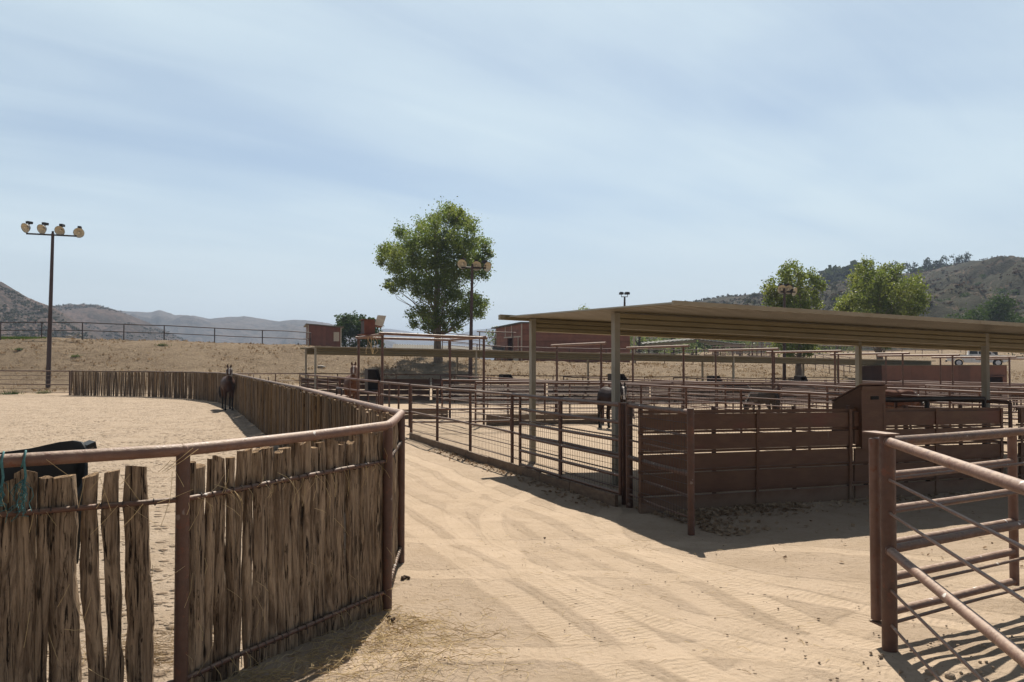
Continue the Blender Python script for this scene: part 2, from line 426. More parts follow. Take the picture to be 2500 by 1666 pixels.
    rough_h = g.m('MULTIPLY', rough_h, g.m('SUBTRACT', 1., g.m('MULTIPLY', tb, .55)))
    h = g.m('ADD', rough_h, g.m('MULTIPLY', treads, .36))
    h = g.m('ADD', h, g.m('MULTIPLY', g.m('MULTIPLY', arena, clods), 1.6))
    h = g.m('ADD', h, g.m('MULTIPLY', g.m('MULTIPLY', arena, g.noise(P, 5, 6, .68)), 2.2))
    h = g.m('ADD', h, g.m('MULTIPLY', specks, .5))
    h = g.m('ADD', h, g.m('MULTIPLY', g.m('MULTIPLY', edges, road), .16))
    h = g.m('ADD', h, g.m('MULTIPLY', g.m('MULTIPLY', streak, worn0), .75))
    nb = g.bump(h, .035)
    nb2 = g.bump(g.m('MULTIPLY', berm, g.m('ADD', bcl, g.m('MULTIPLY', b2, .8))), .35, 1., nb)
    g.put(bs.inputs['Normal'], nb2)
    return m
def lines(spec):
    out = [spec[0][0]]
    for (a, b, st) in spec:
        n = max(1, round((b - a) / st)); out += [a + (b - a) * (i + 1) / n for i in range(n)]
    return out
FENCE_LINE = [(-4.6, 3.2), (-2.0, 4.86), (-1.05, 6.75), (-1.16, 8.35), (-4.4, 16.7), (-10.3, 30.9), (-13., 37.5), (-15.6, 42.5), (-18.5, 46.4), (-22.5, 49.3), (-28.2, 51.), (-60, 56)]
def fence_side(x, y):
    """signed distance to the stake fence, positive inside the arena (left)"""
    best = 1e9; sg = 1
    for (p, q) in zip(FENCE_LINE[:-1], FENCE_LINE[1:]):
        p = Vector(p); q = Vector(q); d = q - p; t = max(0, min(1, (Vector((x, y)) - p).dot(d) / d.length_squared))
        dv = Vector((x, y)) - (p + d * t)
        if dv.length < best:
            best = dv.length; sg = 1 if d.x * dv.y - d.y * dv.x > 0 else -1
    return best * sg
def build_ground():
    xs = lines([(-400, -160, 30), (-160, -60, 5), (-60, -20, 1.), (-20, -4, .4), (-4, 6, .075), (6, 24, .4), (24, 60, 1.), (60, 160, 5), (160, 400, 30)])
    ys = lines([(-60, -6, 6), (-6, 2.5, .8), (2.5, 13, .075), (13, 30, .3), (30, 80, .6), (80, 140, 3), (140, 320, 15)])
    nx = len(xs); vs = []; bm_, rd_, ar_ = [], [], []
    for y in ys:
        for x in xs:
            z = gz(x, y); b = berm_amt(x, y)
            fs = fence_side(x, y) if (-62 < x < 8 and -8 < y < 60) else -9
            inside = sstep((fs + .1) / .25)
            near = max(0., 1 - max(0, y - 10) / 10)
            if y < 32 and abs(x) < 16:
                z += .035 * noise.noise(Vector((x * .7, y * .7, 0))) + .012 * noise.noise(Vector((x * 3, y * 3, 4)))
                z += inside * .03 * noise.noise(Vector((x * 2.3, y * 2.3, 8)))
                if near > 0 and not inside:
                    z += near * .008 * noise.noise(Vector((x * 9, y * 9, 2)))
                # mounded dirt along the foot of the stakes and round the gate post
                z += .06 * math.exp(-((fs - .05) / .35) ** 2) * (.6 + .4 * noise.noise(Vector((x * 2, y * 2, 1))))
                dx, dy = x - 3.4, y - 5.1
                z += .05 * math.exp(-(dx * dx / 1.4 + dy * dy / .6)) * (1 + noise.noise(Vector((x * 3, y * 3, 1))))
            if b > 0:
                z += b * (.16 * noise.noise(Vector((x * .35, y * .35, 3))) + .10 * noise.noise(Vector((x * 1.1, y * 1.1, 7))))
            a_, b_ = toab(x, y)
            road = 1. if (fs < 0 and (b_ < -.1 or a_ < -.2)) else 0.
            vs.append((x, y, z)); bm_.append(b); rd_.append(road * (1 - b)); ar_.append(inside * (1 - b))
    fs = [(j * nx + i, j * nx + i + 1, (j + 1) * nx + i + 1, (j + 1) * nx + i) for j in range(len(ys) - 1) for i in range(nx - 1)]
    me = bpy.data.meshes.new('ground'); me.from_pydata(vs, [], fs)
    for nm, dat in (('berm', bm_), ('road', rd_), ('arena', ar_)):
        at_ = me.attributes.new(nm, 'FLOAT', 'POINT'); at_.data.foreach_set('value', dat)
    me.polygons.foreach_set('use_smooth', [True] * len(fs)); me.materials.append(ground_mat()); me.update()
    o = bpy.data.objects.new('ground', me); COL.objects.link(o); kind(o, 'structure')
    return o
build_ground()

# ------------------------------------------------------------------ hills
def hill_mat(name, soil, soil2, bush, bscale, cover):
    m, g, bs = new_mat(name)
    tc = g.new('ShaderNodeTexCoord'); P = tc.outputs['Object']
    col = g.mix(g.mr(g.noise(P, bscale * .12, 5, .6), .35, .65), soil, soil2)
    cov = g.m('MULTIPLY_ADD', g.noise(P, bscale * .07, 4, .6), .5, cover - .25)
    bu = g.noise(P, bscale, 5, .7, .3)
    col = g.mix(g.mr(g.m('SUBTRACT', bu, g.m('SUBTRACT', 1., cov)), -.04, .06), col, bush)
    g.put(bs.inputs['Base Color'], col); bs.inputs['Roughness'].default_value = .95; bs.inputs['Specular IOR Level'].default_value = .05
    g.put(bs.inputs['Normal'], g.bump(bu, 1.2 / bscale * .3))
    return m
def hill(name, sky, Y0, Y1, zbase, mat, nu=120, nv=40, gully=.12, back=.5, prof=.8, seed=0):
    """a ridge whose crest follows the given skyline; slopes down to the front foot and to the back"""
    x0, x1 = sky[0][0], sky[-1][0]; vs = []
    def skyy(px):
        for (p, q) in zip(sky[:-1], sky[1:]):
            if p[0] <= px <= q[0]: return lerp(p[1], q[1], (px - p[0]) / (q[0] - p[0]))
        return sky[-1][1]
    rows = nv + 12
    for i in range(nu + 1):
        px = lerp(x0, x1, i / nu); zr = at(px, skyy(px), Y1).z
        for j in range(rows + 1):
            if j <= nv:
                t = j / nv; Y = lerp(Y0, Y1, t); k = t ** prof
            else:
                t = 1 - (j - nv) / 12 * back; Y = Y1 + (Y1 - Y0) * (1 - t) * 1.2; k = t
            X = (px - CX) / FL * Y
            q = Vector((X / (Y1 * .06), Y / (Y1 * .1), seed))
            n1 = noise.fractal(q, 1., 2., 5); rid = 1 - abs(noise.noise(Vector((X / (Y1 * .045) + Y / (Y1 * .3), Y / (Y1 * .5), seed + 5))))
            w = math.sin(min(1, max(0, k)) * math.pi) if j <= nv else 0
            z = zbase + (zr - zbase) * k + (zr - zbase) * gully * w * (n1 + rid - .7)
            z += (zr - zbase) * .008 * noise.noise(Vector((X / (Y1 * .006), seed, 1.)))
            vs.append((X, Y, z))
    r1 = rows + 1
    fs = [(i * r1 + j, (i + 1) * r1 + j, (i + 1) * r1 + j + 1, i * r1 + j + 1) for i in range(nu) for j in range(rows)]
    me = bpy.data.meshes.new(name); me.from_pydata(vs, [], fs); me.polygons.foreach_set('use_smooth', [True] * len(fs))
    me.materials.append(mat); me.update()
    o = bpy.data.objects.new(name, me); COL.objects.link(o); kind(o, 'structure')
    def surf(px, t):
        i = min(nu, max(0, round((px - x0) / (x1 - x0) * nu))); j = round(t * nv)
        return Vector(vs[i * r1 + j])
    o_ = surf
    return o, surf
mh1 = hill_mat('chaparral hillside', (.115, .08, .067), (.085, .061, .053), (.038, .032, .027), .35, .52)
mh2 = hill_mat('far hillside', (.105, .085, .075), (.08, .068, .06), (.045, .042, .038), .10, .5)
mhr = hill_mat('scrub hillside', (.092, .068, .049), (.066, .052, .039), (.030, .030, .02), .34, .60)
_, surf1 = hill('hill', [(-900, 560), (-400, 610), (-120, 650), (0, 688), (32, 707), (64, 726), (96, 739), (130, 751), (170, 775), (220, 805), (280, 840), (330, 880)], 230, 420, -8, mh1, 150, 60, .16, .6, .85, 1)
_, surf2 = hill('hill', [(-300, 790), (60, 765), (121, 748), (166, 744), (200, 743.5), (230, 745), (260, 751), (281, 757), (319, 771), (360, 787), (400, 806), (447, 830), (500, 862), (540, 890)], 420, 680, -10, mh1, 150, 50, .15, .6, .85, 4)
_, surf3 = hill('hill', [(100, 800), (230, 770), (281, 758), (319, 761), (367, 763), (387, 757), (405, 762), (424, 769), (472, 771), (510, 779), (555, 774), (580, 774), (597, 772), (640, 779), (678, 785), (715, 781), (744, 782), (787, 787), (816, 793), (880, 812), (960, 835), (1050, 880)], 900, 1500, -30, mh2, 180, 50, .22, .6, .8, 9)
hill('hill', [(600, 880), (760, 835), (860, 812), (930, 803), (948, 803), (988, 808), (1045, 820), (1112, 818), (1159, 806), (1220, 800), (1330, 806), (1500, 822), (1750, 850), (1900, 880)], 2000, 2900, -60, mh2, 140, 40, .15, .6, .8, 14)
# right hand hillside
RS = [(1380, 850), (1480, 815), (1560, 780), (1650, 750), (1710, 739), (1744, 730), (1787, 725), (1830, 719), (1862, 718), (1930, 712), (2000, 700), (2072, 680), (2140, 672), (2201, 668), (2302, 660), (2376, 652), (2431, 646), (2500, 640), (2700, 610), (3300, 560), (3800, 600)]
_, surfR = hill('hill', RS, 150, 430, -1, mhr, 220, 70, .20, .5, .8, 21)
hill('hill', [(1900, 745), (2200, 690), (2376, 647), (2431, 637), (2500, 629), (2700, 605), (3300, 540)], 520, 800, 20, hill_mat('orchard hilltop', (.14, .13, .07), (.12, .10, .06), (.05, .07, .025), .3, .5), 60, 20, .03, .5, .8, 30)
# the plain between
mb = MB(); S = 9000
mb.add([(-S, -S, -12.), (S, -S, -12.), (S, S, -12.), (-S, S, -12.)], [(0, 1, 2, 3)])
kind(mb.obj('plain', mh2), 'structure')

# ------------------------------------------------------------------ foliage
def leaf(mb, c, size, up=.4):
    n = Vector((R.gauss(0, 1), R.gauss(0, 1), R.gauss(0, 1) + up)).normalized()
    x = n.orthogonal().normalized(); x.rotate(Matrix.Rotation(R.uniform(0, 6.28), 3, n)); y = n.cross(x)
    w = size * .42
    mb.add([c - x * size * .5, c + y * w, c + x * size * .5 + n * size * .1, c - y * w], [(0, 1, 2, 3)])
def crown(mb, lobes, per, size, clumps=12, spread=.38):
    """lobes: (centre, radius); leaves gather in clumps through each lobe"""
    for (c, r) in lobes:
        nl = max(6, int(per * r * r)); nc = max(3, clumps)
        cs = []
        for _ in range(nc):
            d = Vector((R.gauss(0, 1), R.gauss(0, 1), R.gauss(0, 1))).normalized()
            cs.append((c + d * r * R.uniform(.35, .95), r * spread * R.uniform(.6, 1.3)))
        for _ in range(nl):
            cc, cr = R.choice(cs)
            leaf(mb, cc + Vector((R.gauss(0, cr), R.gauss(0, cr), R.gauss(0, cr * .85))), size * R.uniform(.65, 1.25))
def limb(mb, p, q, r0, r1, n=5, wob=.06):
    p = Vector(p); q = Vector(q); L = (q - p).length; pts = []
    for i in range(n + 1):
        t = i / n; v = p.lerp(q, t); v.z += math.sin(t * math.pi) * L * -.04
        if 0 < i < n: v += Vector((R.gauss(0, 1), R.gauss(0, 1), 0)) * L * wob * .5
        pts.append(v)
    mb.tube(pts, [lerp(r0, r1, i / n) for i in range(n + 1)], 7, smooth=True)
def big_tree(name, label, base, spots, Y, scale, leafm, barkm, tr, trunk_to, per, size, deep=.5, group=None, cat='tree'):
    """spots: crown lobes as photo positions (px, py, radius px); each goes to its own depth"""
    t = thing(name, label, cat, base, group)
    cx = sum(s[0] for s in spots) / len(spots); wid = max(abs(s[0] - cx) for s in spots)
    lobes = []
    for (px, py, r) in spots:
        k = math.sqrt(max(0, 1 - ((px - cx) / (wid * 1.15)) ** 2))
        dy = R.uniform(-1, 1) * k * wid / FL * Y * deep * 1.6
        p = at(px, py, Y + dy); r *= 1.14; lobes.append((p, r / FL * (Y + dy)))
        if k > .35:
            dy2 = -dy + R.uniform(-.4, .4); p2 = at(px, py, Y + dy2); lobes.append((p2 + Vector((0, 0, -.2)), r / FL * Y * .85))
    mb = MB(); top = at(*trunk_to, Y)
    pts = [base + Vector((0, 0, -.3)), base + Vector((0, 0, .05))]
    for i in range(1, 9):
        k = i / 8; v = Vector(base).lerp(top, k) + Vector((R.gauss(0, .05), R.gauss(0, .05), 0)) * (1 if i < 8 else 0); pts.append(v)
    rr = [tr * 1.35, tr * 1.2] + [lerp(tr, tr * .22, i / 8) for i in range(1, 9)]
    mb.tube(pts, rr, 10)
    for (c, r) in lobes:
        # limb from the trunk, lower than the lobe it feeds
        h = max(.18, min(.95, (c.z - base.z - (c - top).length * .25) / (top.z - base.z) * R.uniform(.6, .85)))
        i = 1 + h * 8; a_ = pts[int(i)].lerp(pts[min(9, int(i) + 1)], i - int(i))
        limb(mb, a_, c, tr * lerp(.19, .05, h), .01, 5)
    mb.obj('trunk', barkm, t)
    mb = MB(); crown(mb, lobes, per, size); mb.obj('crown', leafm, t)
    return t
def cv(x0, y0, k, L): return [(x0 + x * k, y0 + y * k, r * k) for (x, y, r) in L]
spots = cv(900, 480, .3317, [(590, 150, 90), (500, 180, 60), (680, 160, 60), (740, 220, 60), (390, 220, 60), (235, 265, 50), (330, 320, 80), (130, 390, 60), (220, 410, 80), (95, 460, 40),
    (450, 320, 95), (560, 320, 95), (660, 320, 95), (770, 340, 60), (850, 350, 48), (875, 420, 40), (800, 450, 75), (330, 460, 85), (230, 520, 70), (450, 480, 85), (560, 480, 90), (680, 450, 90),
    (840, 550, 50), (240, 625, 60), (150, 640, 40), (180, 685, 28), (340, 600, 65), (430, 620, 65), (540, 620, 80), (640, 580, 70), (740, 550, 60), (360, 690, 45), (440, 720, 50), (560, 740, 70),
    (660, 720, 65), (760, 750, 65), (840, 780, 42), (400, 845, 55), (320, 860, 36), (330, 930, 36), (430, 920, 50), (520, 870, 65), (620, 850, 65), (720, 840, 65), (815, 855, 38), (640, 940, 45), (560, 950, 30), (470, 960, 32), (600, 95, 40), (670, 110, 30)])
big_tree('cottonwood_tree', 'tall lone cottonwood with a full green crown on the bank behind the long low shelter', onG(1070, 66), spots, 66, 1, M['leaf'], M['bark'], .34, (1062, 545), 1050, .15)
spots = cv(1900, 600, .287, [(130, 160, 40), (60, 190, 40), (20, 220, 30), (100, 250, 60), (190, 220, 45), (200, 300, 60), (280, 250, 50), (330, 310, 55), (380, 340, 35), (120, 340, 60), (40, 300, 50), (-60, 330, 50),
    (-100, 370, 35), (-40, 400, 60), (40, 420, 70), (130, 440, 70), (230, 420, 65), (310, 410, 50), (-60, 470, 60), (40, 520, 70), (140, 540, 70), (240, 520, 60), (320, 500, 45), (0, 600, 60), (100, 640, 70), (210, 640, 70), (-20, 700, 60), (90, 740, 70), (200, 740, 70), (20, 830, 70), (110, 860, 70), (210, 850, 70), (300, 840, 50), (100, 920, 40), (270, 910, 30)])
big_tree('cottonwood_tree', 'loose cottonwood behind the right lamp pole, thin pale green crown', onG(1950, 66), spots, 66, 1, M['leaf2'], M['bark'], .27, (1950, 665), 600, .17)
spots = cv(1900, 600, .287, [(740, 160, 45), (700, 200, 45), (780, 150, 30), (660, 270, 55), (740, 270, 60), (840, 230, 50), (920, 200, 40), (1000, 200, 45), (1040, 180, 30), (880, 290, 65), (980, 280, 65), (690, 350, 65), (790, 370, 75),
    (900, 380, 75), (1010, 360, 70), (1100, 320, 60), (1170, 290, 45), (1190, 360, 55), (1130, 410, 70), (1230, 440, 55), (620, 440, 55), (560, 470, 50), (520, 510, 40), (600, 530, 65), (700, 470, 70), (800, 480, 75), (900, 490, 75), (1010, 470, 75), (1110, 500, 70), (1210, 520, 55),
    (560, 570, 50), (680, 570, 70), (790, 590, 70), (900, 600, 75), (1010, 580, 70), (1120, 590, 60), (500, 580, 40), (760, 680, 65), (880, 690, 70), (990, 680, 60), (860, 770, 55), (950, 800, 45), (760, 780, 45), (930, 850, 28)])
big_tree('cottonwood_tree', 'broad bright green cottonwood right of the right lamp pole, above the shelter roof', onG(2146, 72), spots, 72, 1, M['leaf2'], M['bark'], .33, (2140, 660), 700, .17)
# dense round tree by the little shed
spots = cv(700, 740, .1403, [(980, 300, 100), (1080, 290, 100), (1190, 300, 90), (1310, 290, 75), (920, 360, 70), (1030, 400, 110), (1170, 400, 110), (1300, 400, 110), (1420, 360, 90), (1500, 360, 70), (960, 480, 80), (1100, 500, 90), (1250, 500, 100), (1400, 500, 100), (1540, 470, 90), (1600, 560, 80), (980, 580, 70), (1350, 620, 80), (1480, 620, 90), (1600, 660, 70), (1650, 720, 50), (1000, 690, 70), (1150, 720, 60), (1300, 720, 70), (1450, 730, 60), (1330, 230, 40)])
big_tree('pepper_tree', 'dense dark round tree beside the little red shed', onG(875, 98), spots, 98, 1, M['leaf_dark'], M['bark_dark'], .35, (880, 790), 240, .30)
def bushy(name, label, px, Y, w, h, m, per=60, size=.3, group=None, n=16, trunk=None, cat='tree', barkm='bark_dark', dz=0.):
    base = onG(px, Y, dz) ; t = thing(name, label, cat, base, group); lobes = []
    for i in range(n):
        a = R.uniform(0, 6.28); k = R.random() ** .5; z = R.uniform(.25, .9)
        ww = w * .5 * math.sin(min(1, z + .1) * math.pi) ** .5
        lobes.append((base + Vector((math.cos(a) * k * ww, math.sin(a) * k * ww, z * h)), w * R.uniform(.13, .2)))
    mb = MB(); tr = trunk or w * .035
    mb.tube([base + Vector((0, 0, -.3)), base + Vector((.05, 0, h * .3)), base + Vector((0, .05, h * .7))], [tr, tr * .8, tr * .3], 7)
    for (c, r) in lobes[::2]: limb(mb, base + Vector((0, 0, h * R.uniform(.15, .4))), c, tr * .5, .02, 4)
    mb.obj('trunk', M[barkm], t)
    mb = MB(); crown(mb, lobes, per, size); mb.obj('crown', m, t); return t
bushy('shrub', 'pale green wispy shrub against the left end of the barn', 1208, 92, 2.6, 4.6, M['leaf_willow'], 90, .22, cat='shrub')
bushy('tree', 'treetop showing just over the near shelter roof, left of the twin lamp', 1424, 120, 5, 8.6, M['leaf'], 110, .26)
bushy('willow_tree', 'light green willow in the gap right of the near roof post', 1560, 112, 6.0, 5.6, M['leaf_willow'], 60, .3)
bushy('willow_tree', 'wider light green willow behind the far gable shelter, left half', 1640, 128, 7.0, 5.4, M['leaf_willow'], 60, .3)
bushy('willow_tree', 'dark green willow behind the right half of the far gable shelter', 1745, 132, 7.0, 4.4, M['leaf_dark'], 60, .3)
bushy('tree', 'low dark green tree at the hill foot, right of the pale cottonwood trunk', 2040, 150, 9, 3.6, M['leaf_willow'], 50, .36)
bushy('oak_tree', 'dark green oak at the foot of the hillside by the right edge, larger left one', 2430, 128, 11, 9.2, M['leaf_dark'], 170, .34)
bushy('oak_tree', 'smaller dark oak at the right edge, half behind the larger oak', 2505, 136, 8, 7.6, M['leaf_dark'], 170, .34)
for (px, Y, w, h, lab) in ((1600, 122, 5, 3.4, 'small pale willow left of the far gable shelter'), (1690, 136, 8, 4.6, 'pale willow behind the peak of the far gable shelter'), (1800, 140, 8, 4.2, 'pale willow at the right end of the far gable shelter'), (1528, 118, 4, 4.8, 'slim pale willow just right of the near roof post')):
    bushy('willow_tree', lab, px, Y, w, h, M['leaf_willow'], 60, .3)
# ridge line eucalyptus
EUC = [(2012, 706, 14, 30, 'thin eucalyptus at the left end of the ridge row'), (2035, 700, 18, 38, 'eucalyptus beside the left end of the ridge row'), (2060, 698, 12, 40, 'slim eucalyptus left of the broad cottonwood on the ridge'), (2150, 676, 22, 24, 'low eucalyptus behind the broad cottonwood crown'), (2182, 672, 26, 32, 'eucalyptus just right of the broad cottonwood top on the ridge'), (2222, 668, 34, 36, 'round eucalyptus standing alone in the ridge row'),
       (2262, 665, 28, 38, 'left eucalyptus of the middle ridge clump'), (2284, 664, 22, 32, 'short eucalyptus in the middle ridge clump'), (2304, 662, 30, 38, 'right eucalyptus of the middle ridge clump'), (2336, 658, 30, 36, 'left tree of the rightmost ridge pair'), (2354, 655, 24, 40, 'right tree of the rightmost ridge pair')]
for (px, py, w, h, lab) in EUC:
    Y = 424; b = at(px, py + 2, Y); b = Vector((b.x, Y, b.z - 1.)); k = Y / FL
    t = thing('eucalyptus_tree', lab, 'tree', b, 'eucalyptus trees along the right ridge')
    mb = MB(); hh = h * k + 1
    for s_ in (-.18, .2): mb.tube([b + Vector((s_ * w * k * .3, 0, -2)), b + Vector((s_ * w * k, 0, hh * .55)), b + Vector((s_ * w * k * 1.3, 0, hh * .9))], [.3, .22, .08], 5)
    mb.obj('trunk', M['bark_dark'], t); mb = MB(); lobes = []
    for i in range(11):
        z = R.uniform(.4, .95); lobes.append((b + Vector((R.uniform(-.42, .42) * w * k, R.uniform(-.3, .3) * w * k, z * hh)), R.uniform(.75, 1.5)))
    crown(mb, lobes, 26, .75); mb.obj('crown', M['leaf_euc'], t)
# woodland and scrub that read as a mass
def scatter(name, surf, pxr, tr, n, s0, s1, m, seed, flat=.6, gate=None, label=None):
    R.seed(seed); mb = MB()
    for _ in range(n):
        px = R.uniform(*pxr); t = R.uniform(*tr); p = surf(px, t)
        if gate and noise.noise(p * gate) < R.uniform(-.25, .25): continue
        s = R.uniform(s0, s1)
        for _k in range(9):
            leaf(mb, p + Vector((R.gauss(0, s * .33), R.gauss(0, s * .33), abs(R.gauss(0, s * .28)) * flat + s * .12)), s * R.uniform(.4, .75))
    o = mb.obj(name, m); kind(o, 'stuff')
    if label: tag(o, label, 'scrub')
    return o
scatter('scrub', surf1, (-60, 300), (.3, 1.), 2600, .7, 1.7, M['shrub'], 3, gate=.03, label='dark chaparral scrub over the nearest left hill')
scatter('scrub', surf2, (60, 520), (.3, 1.), 2600, .9, 2.2, M['shrub'], 4, gate=.02, label='dark chaparral scrub over the second left hill')
scatter('scrub', surfR, (1640, 2560), (.15, .99), 4200, .6, 1.5, M['shrub_dry'], 5, gate=.05, label='dry brown scrub over the right hillside')
scatter('scrub', surfR, (1640, 2120), (.3, .99), 900, 1.4, 3.0, M['shrub'], 6, gate=.03, label='dark scrub on the left part of the right hill')
scatter('woodland', surfR, (2000, 2110), (.86, .97), 260, 4, 7, M['leaf_euc'], 7, 1., label='dark wooded patch below the ridge left of the broad cottonwood')
scatter('orchard', surfR, (2230, 2560), (.965, 1.), 420, 2.4, 3.6, M['leaf_dark'], 8, .8, label='green orchard rows along the top of the right hill')
R.seed(5)
SH = [(1500, 350, 70), (1440, 480, 80), (1600, 440, 90), (1680, 430, 90), (1730, 460, 80), (1890, 420, 110), (2040, 390, 70), (1740, 280, 60), (1850, 210, 60), (1930, 240, 50), (2030, 200, 90), (1345, 265, 70), (1700, 340, 60), (1830, 330, 70), (1560, 540, 80), (1480, 430, 60), (1260, 580, 60), (1380, 470, 60), (2070, 270, 60), (1660, 250, 50)]
proto = None
for i, (x, y, r) in enumerate(SH):
    px, py = 1900 + x * .287, 600 + y * .287; rp = r * .287 * .62
    # find where this direction meets the hillside
    best = min((surfR(px, t / 70) for t in range(4, 70)), key=lambda p: abs(at(px, py, p.y).z - p.z))
    if proto is None:
        mb = MB(); lob = [(Vector((math.cos(a) * .55, math.sin(a) * .5, .28 + .2 * (a % 2))), .42) for a in (0, 1.1, 2.2, 3.3, 4.4, 5.5)] + [(Vector((0, 0, .4)), .5)]
        crown(mb, lob, 130, .22); o = proto = mb.obj('hill_shrub', M['leaf_dark'])
    else: o = copy_tree(proto)
    s = rp / FL * best.y; o.location = best + Vector((0, 0, -.1 * s)); o.scale = (s * R.uniform(.9, 1.15), s, s * R.uniform(.75, 1.)); o.rotation_euler = (0, 0, R.uniform(0, 6))
    tag(o, 'dark round shrub standing out on the dry right hillside', 'shrub', 'dark shrubs on the right hillside')
# dry weeds on the bank
R.seed(9); mb = MB()
for _ in range(15000):
    px = R.uniform(-60, 2560); Y = R.uniform(53, 80) ; p = onG(px, Y)
    if R.random() > berm_amt(p.x, p.y): continue
    if noise.noise(Vector((p.x * .25, p.y * .25, 2))) < R.uniform(-.5, .3): continue
    s = R.uniform(.06, .22)
    for _k in range(3):
        d = Vector((R.gauss(0, .6), R.gauss(0, .6), R.uniform(.5, 1))).normalized() * s; w = Vector((R.gauss(0, 1), R.gauss(0, 1), 0)).normalized() * s * .3
        q = p + Vector((R.gauss(0, .08), R.gauss(0, .08), -.01)); mb.add([q - w, q + w, q + d], [(0, 1, 2)])
kind(tag(mb.obj('dry_grass', M['drygrass']), 'dry straw coloured weeds over the sunlit bank', 'dry grass'), 'stuff')
mb = MB()
for _ in range(1500):
    p = onG(R.uniform(-40, 112), R.uniform(67.2, 68.6)); d = Vector((R.gauss(0, .3), R.gauss(0, .3), 1)).normalized() * R.uniform(.08, .2); w = Vector((.03, 0, 0)); mb.add([p - w, p + w, p + d], [(0, 1, 2)])
kind(tag(mb.obj('grass', M['green']), 'bright green grass strip on the bank top at the left edge', 'grass'), 'stuff')
TU = [(30, 52.2, .5, 'green weed tuft under the pipe fence nearest the left edge'), (108, 52.6, .4, 'green weed tuft under the pipe fence beside the lamp pole foot'), (186, 63., .35, 'small dark weed on the bank right of the left lamp pole'), (395, 65.5, .35, 'small green weed high on the bank, right of the white branch'), (44, 64.5, .3, 'tiny weed on the bank left of the lamp pole')]
for (px, Y, s, lab) in TU:
    b = onG(px, Y); mb = MB()
    for _ in range(140):
        d = Vector((R.gauss(0, .7), R.gauss(0, .7), R.uniform(.3, 1))).normalized() * s * R.uniform(.5, 1.); w = Vector((R.gauss(0, 1), R.gauss(0, 1), 0)).normalized() * .025
        q = b + Vector((R.gauss(0, s * .6), R.gauss(0, s * .3), -.02)); mb.add([q - w, q + w, q + d], [(0, 1, 2)])
    tag(mb.obj('weed_tuft', M['green']), lab, 'weed')
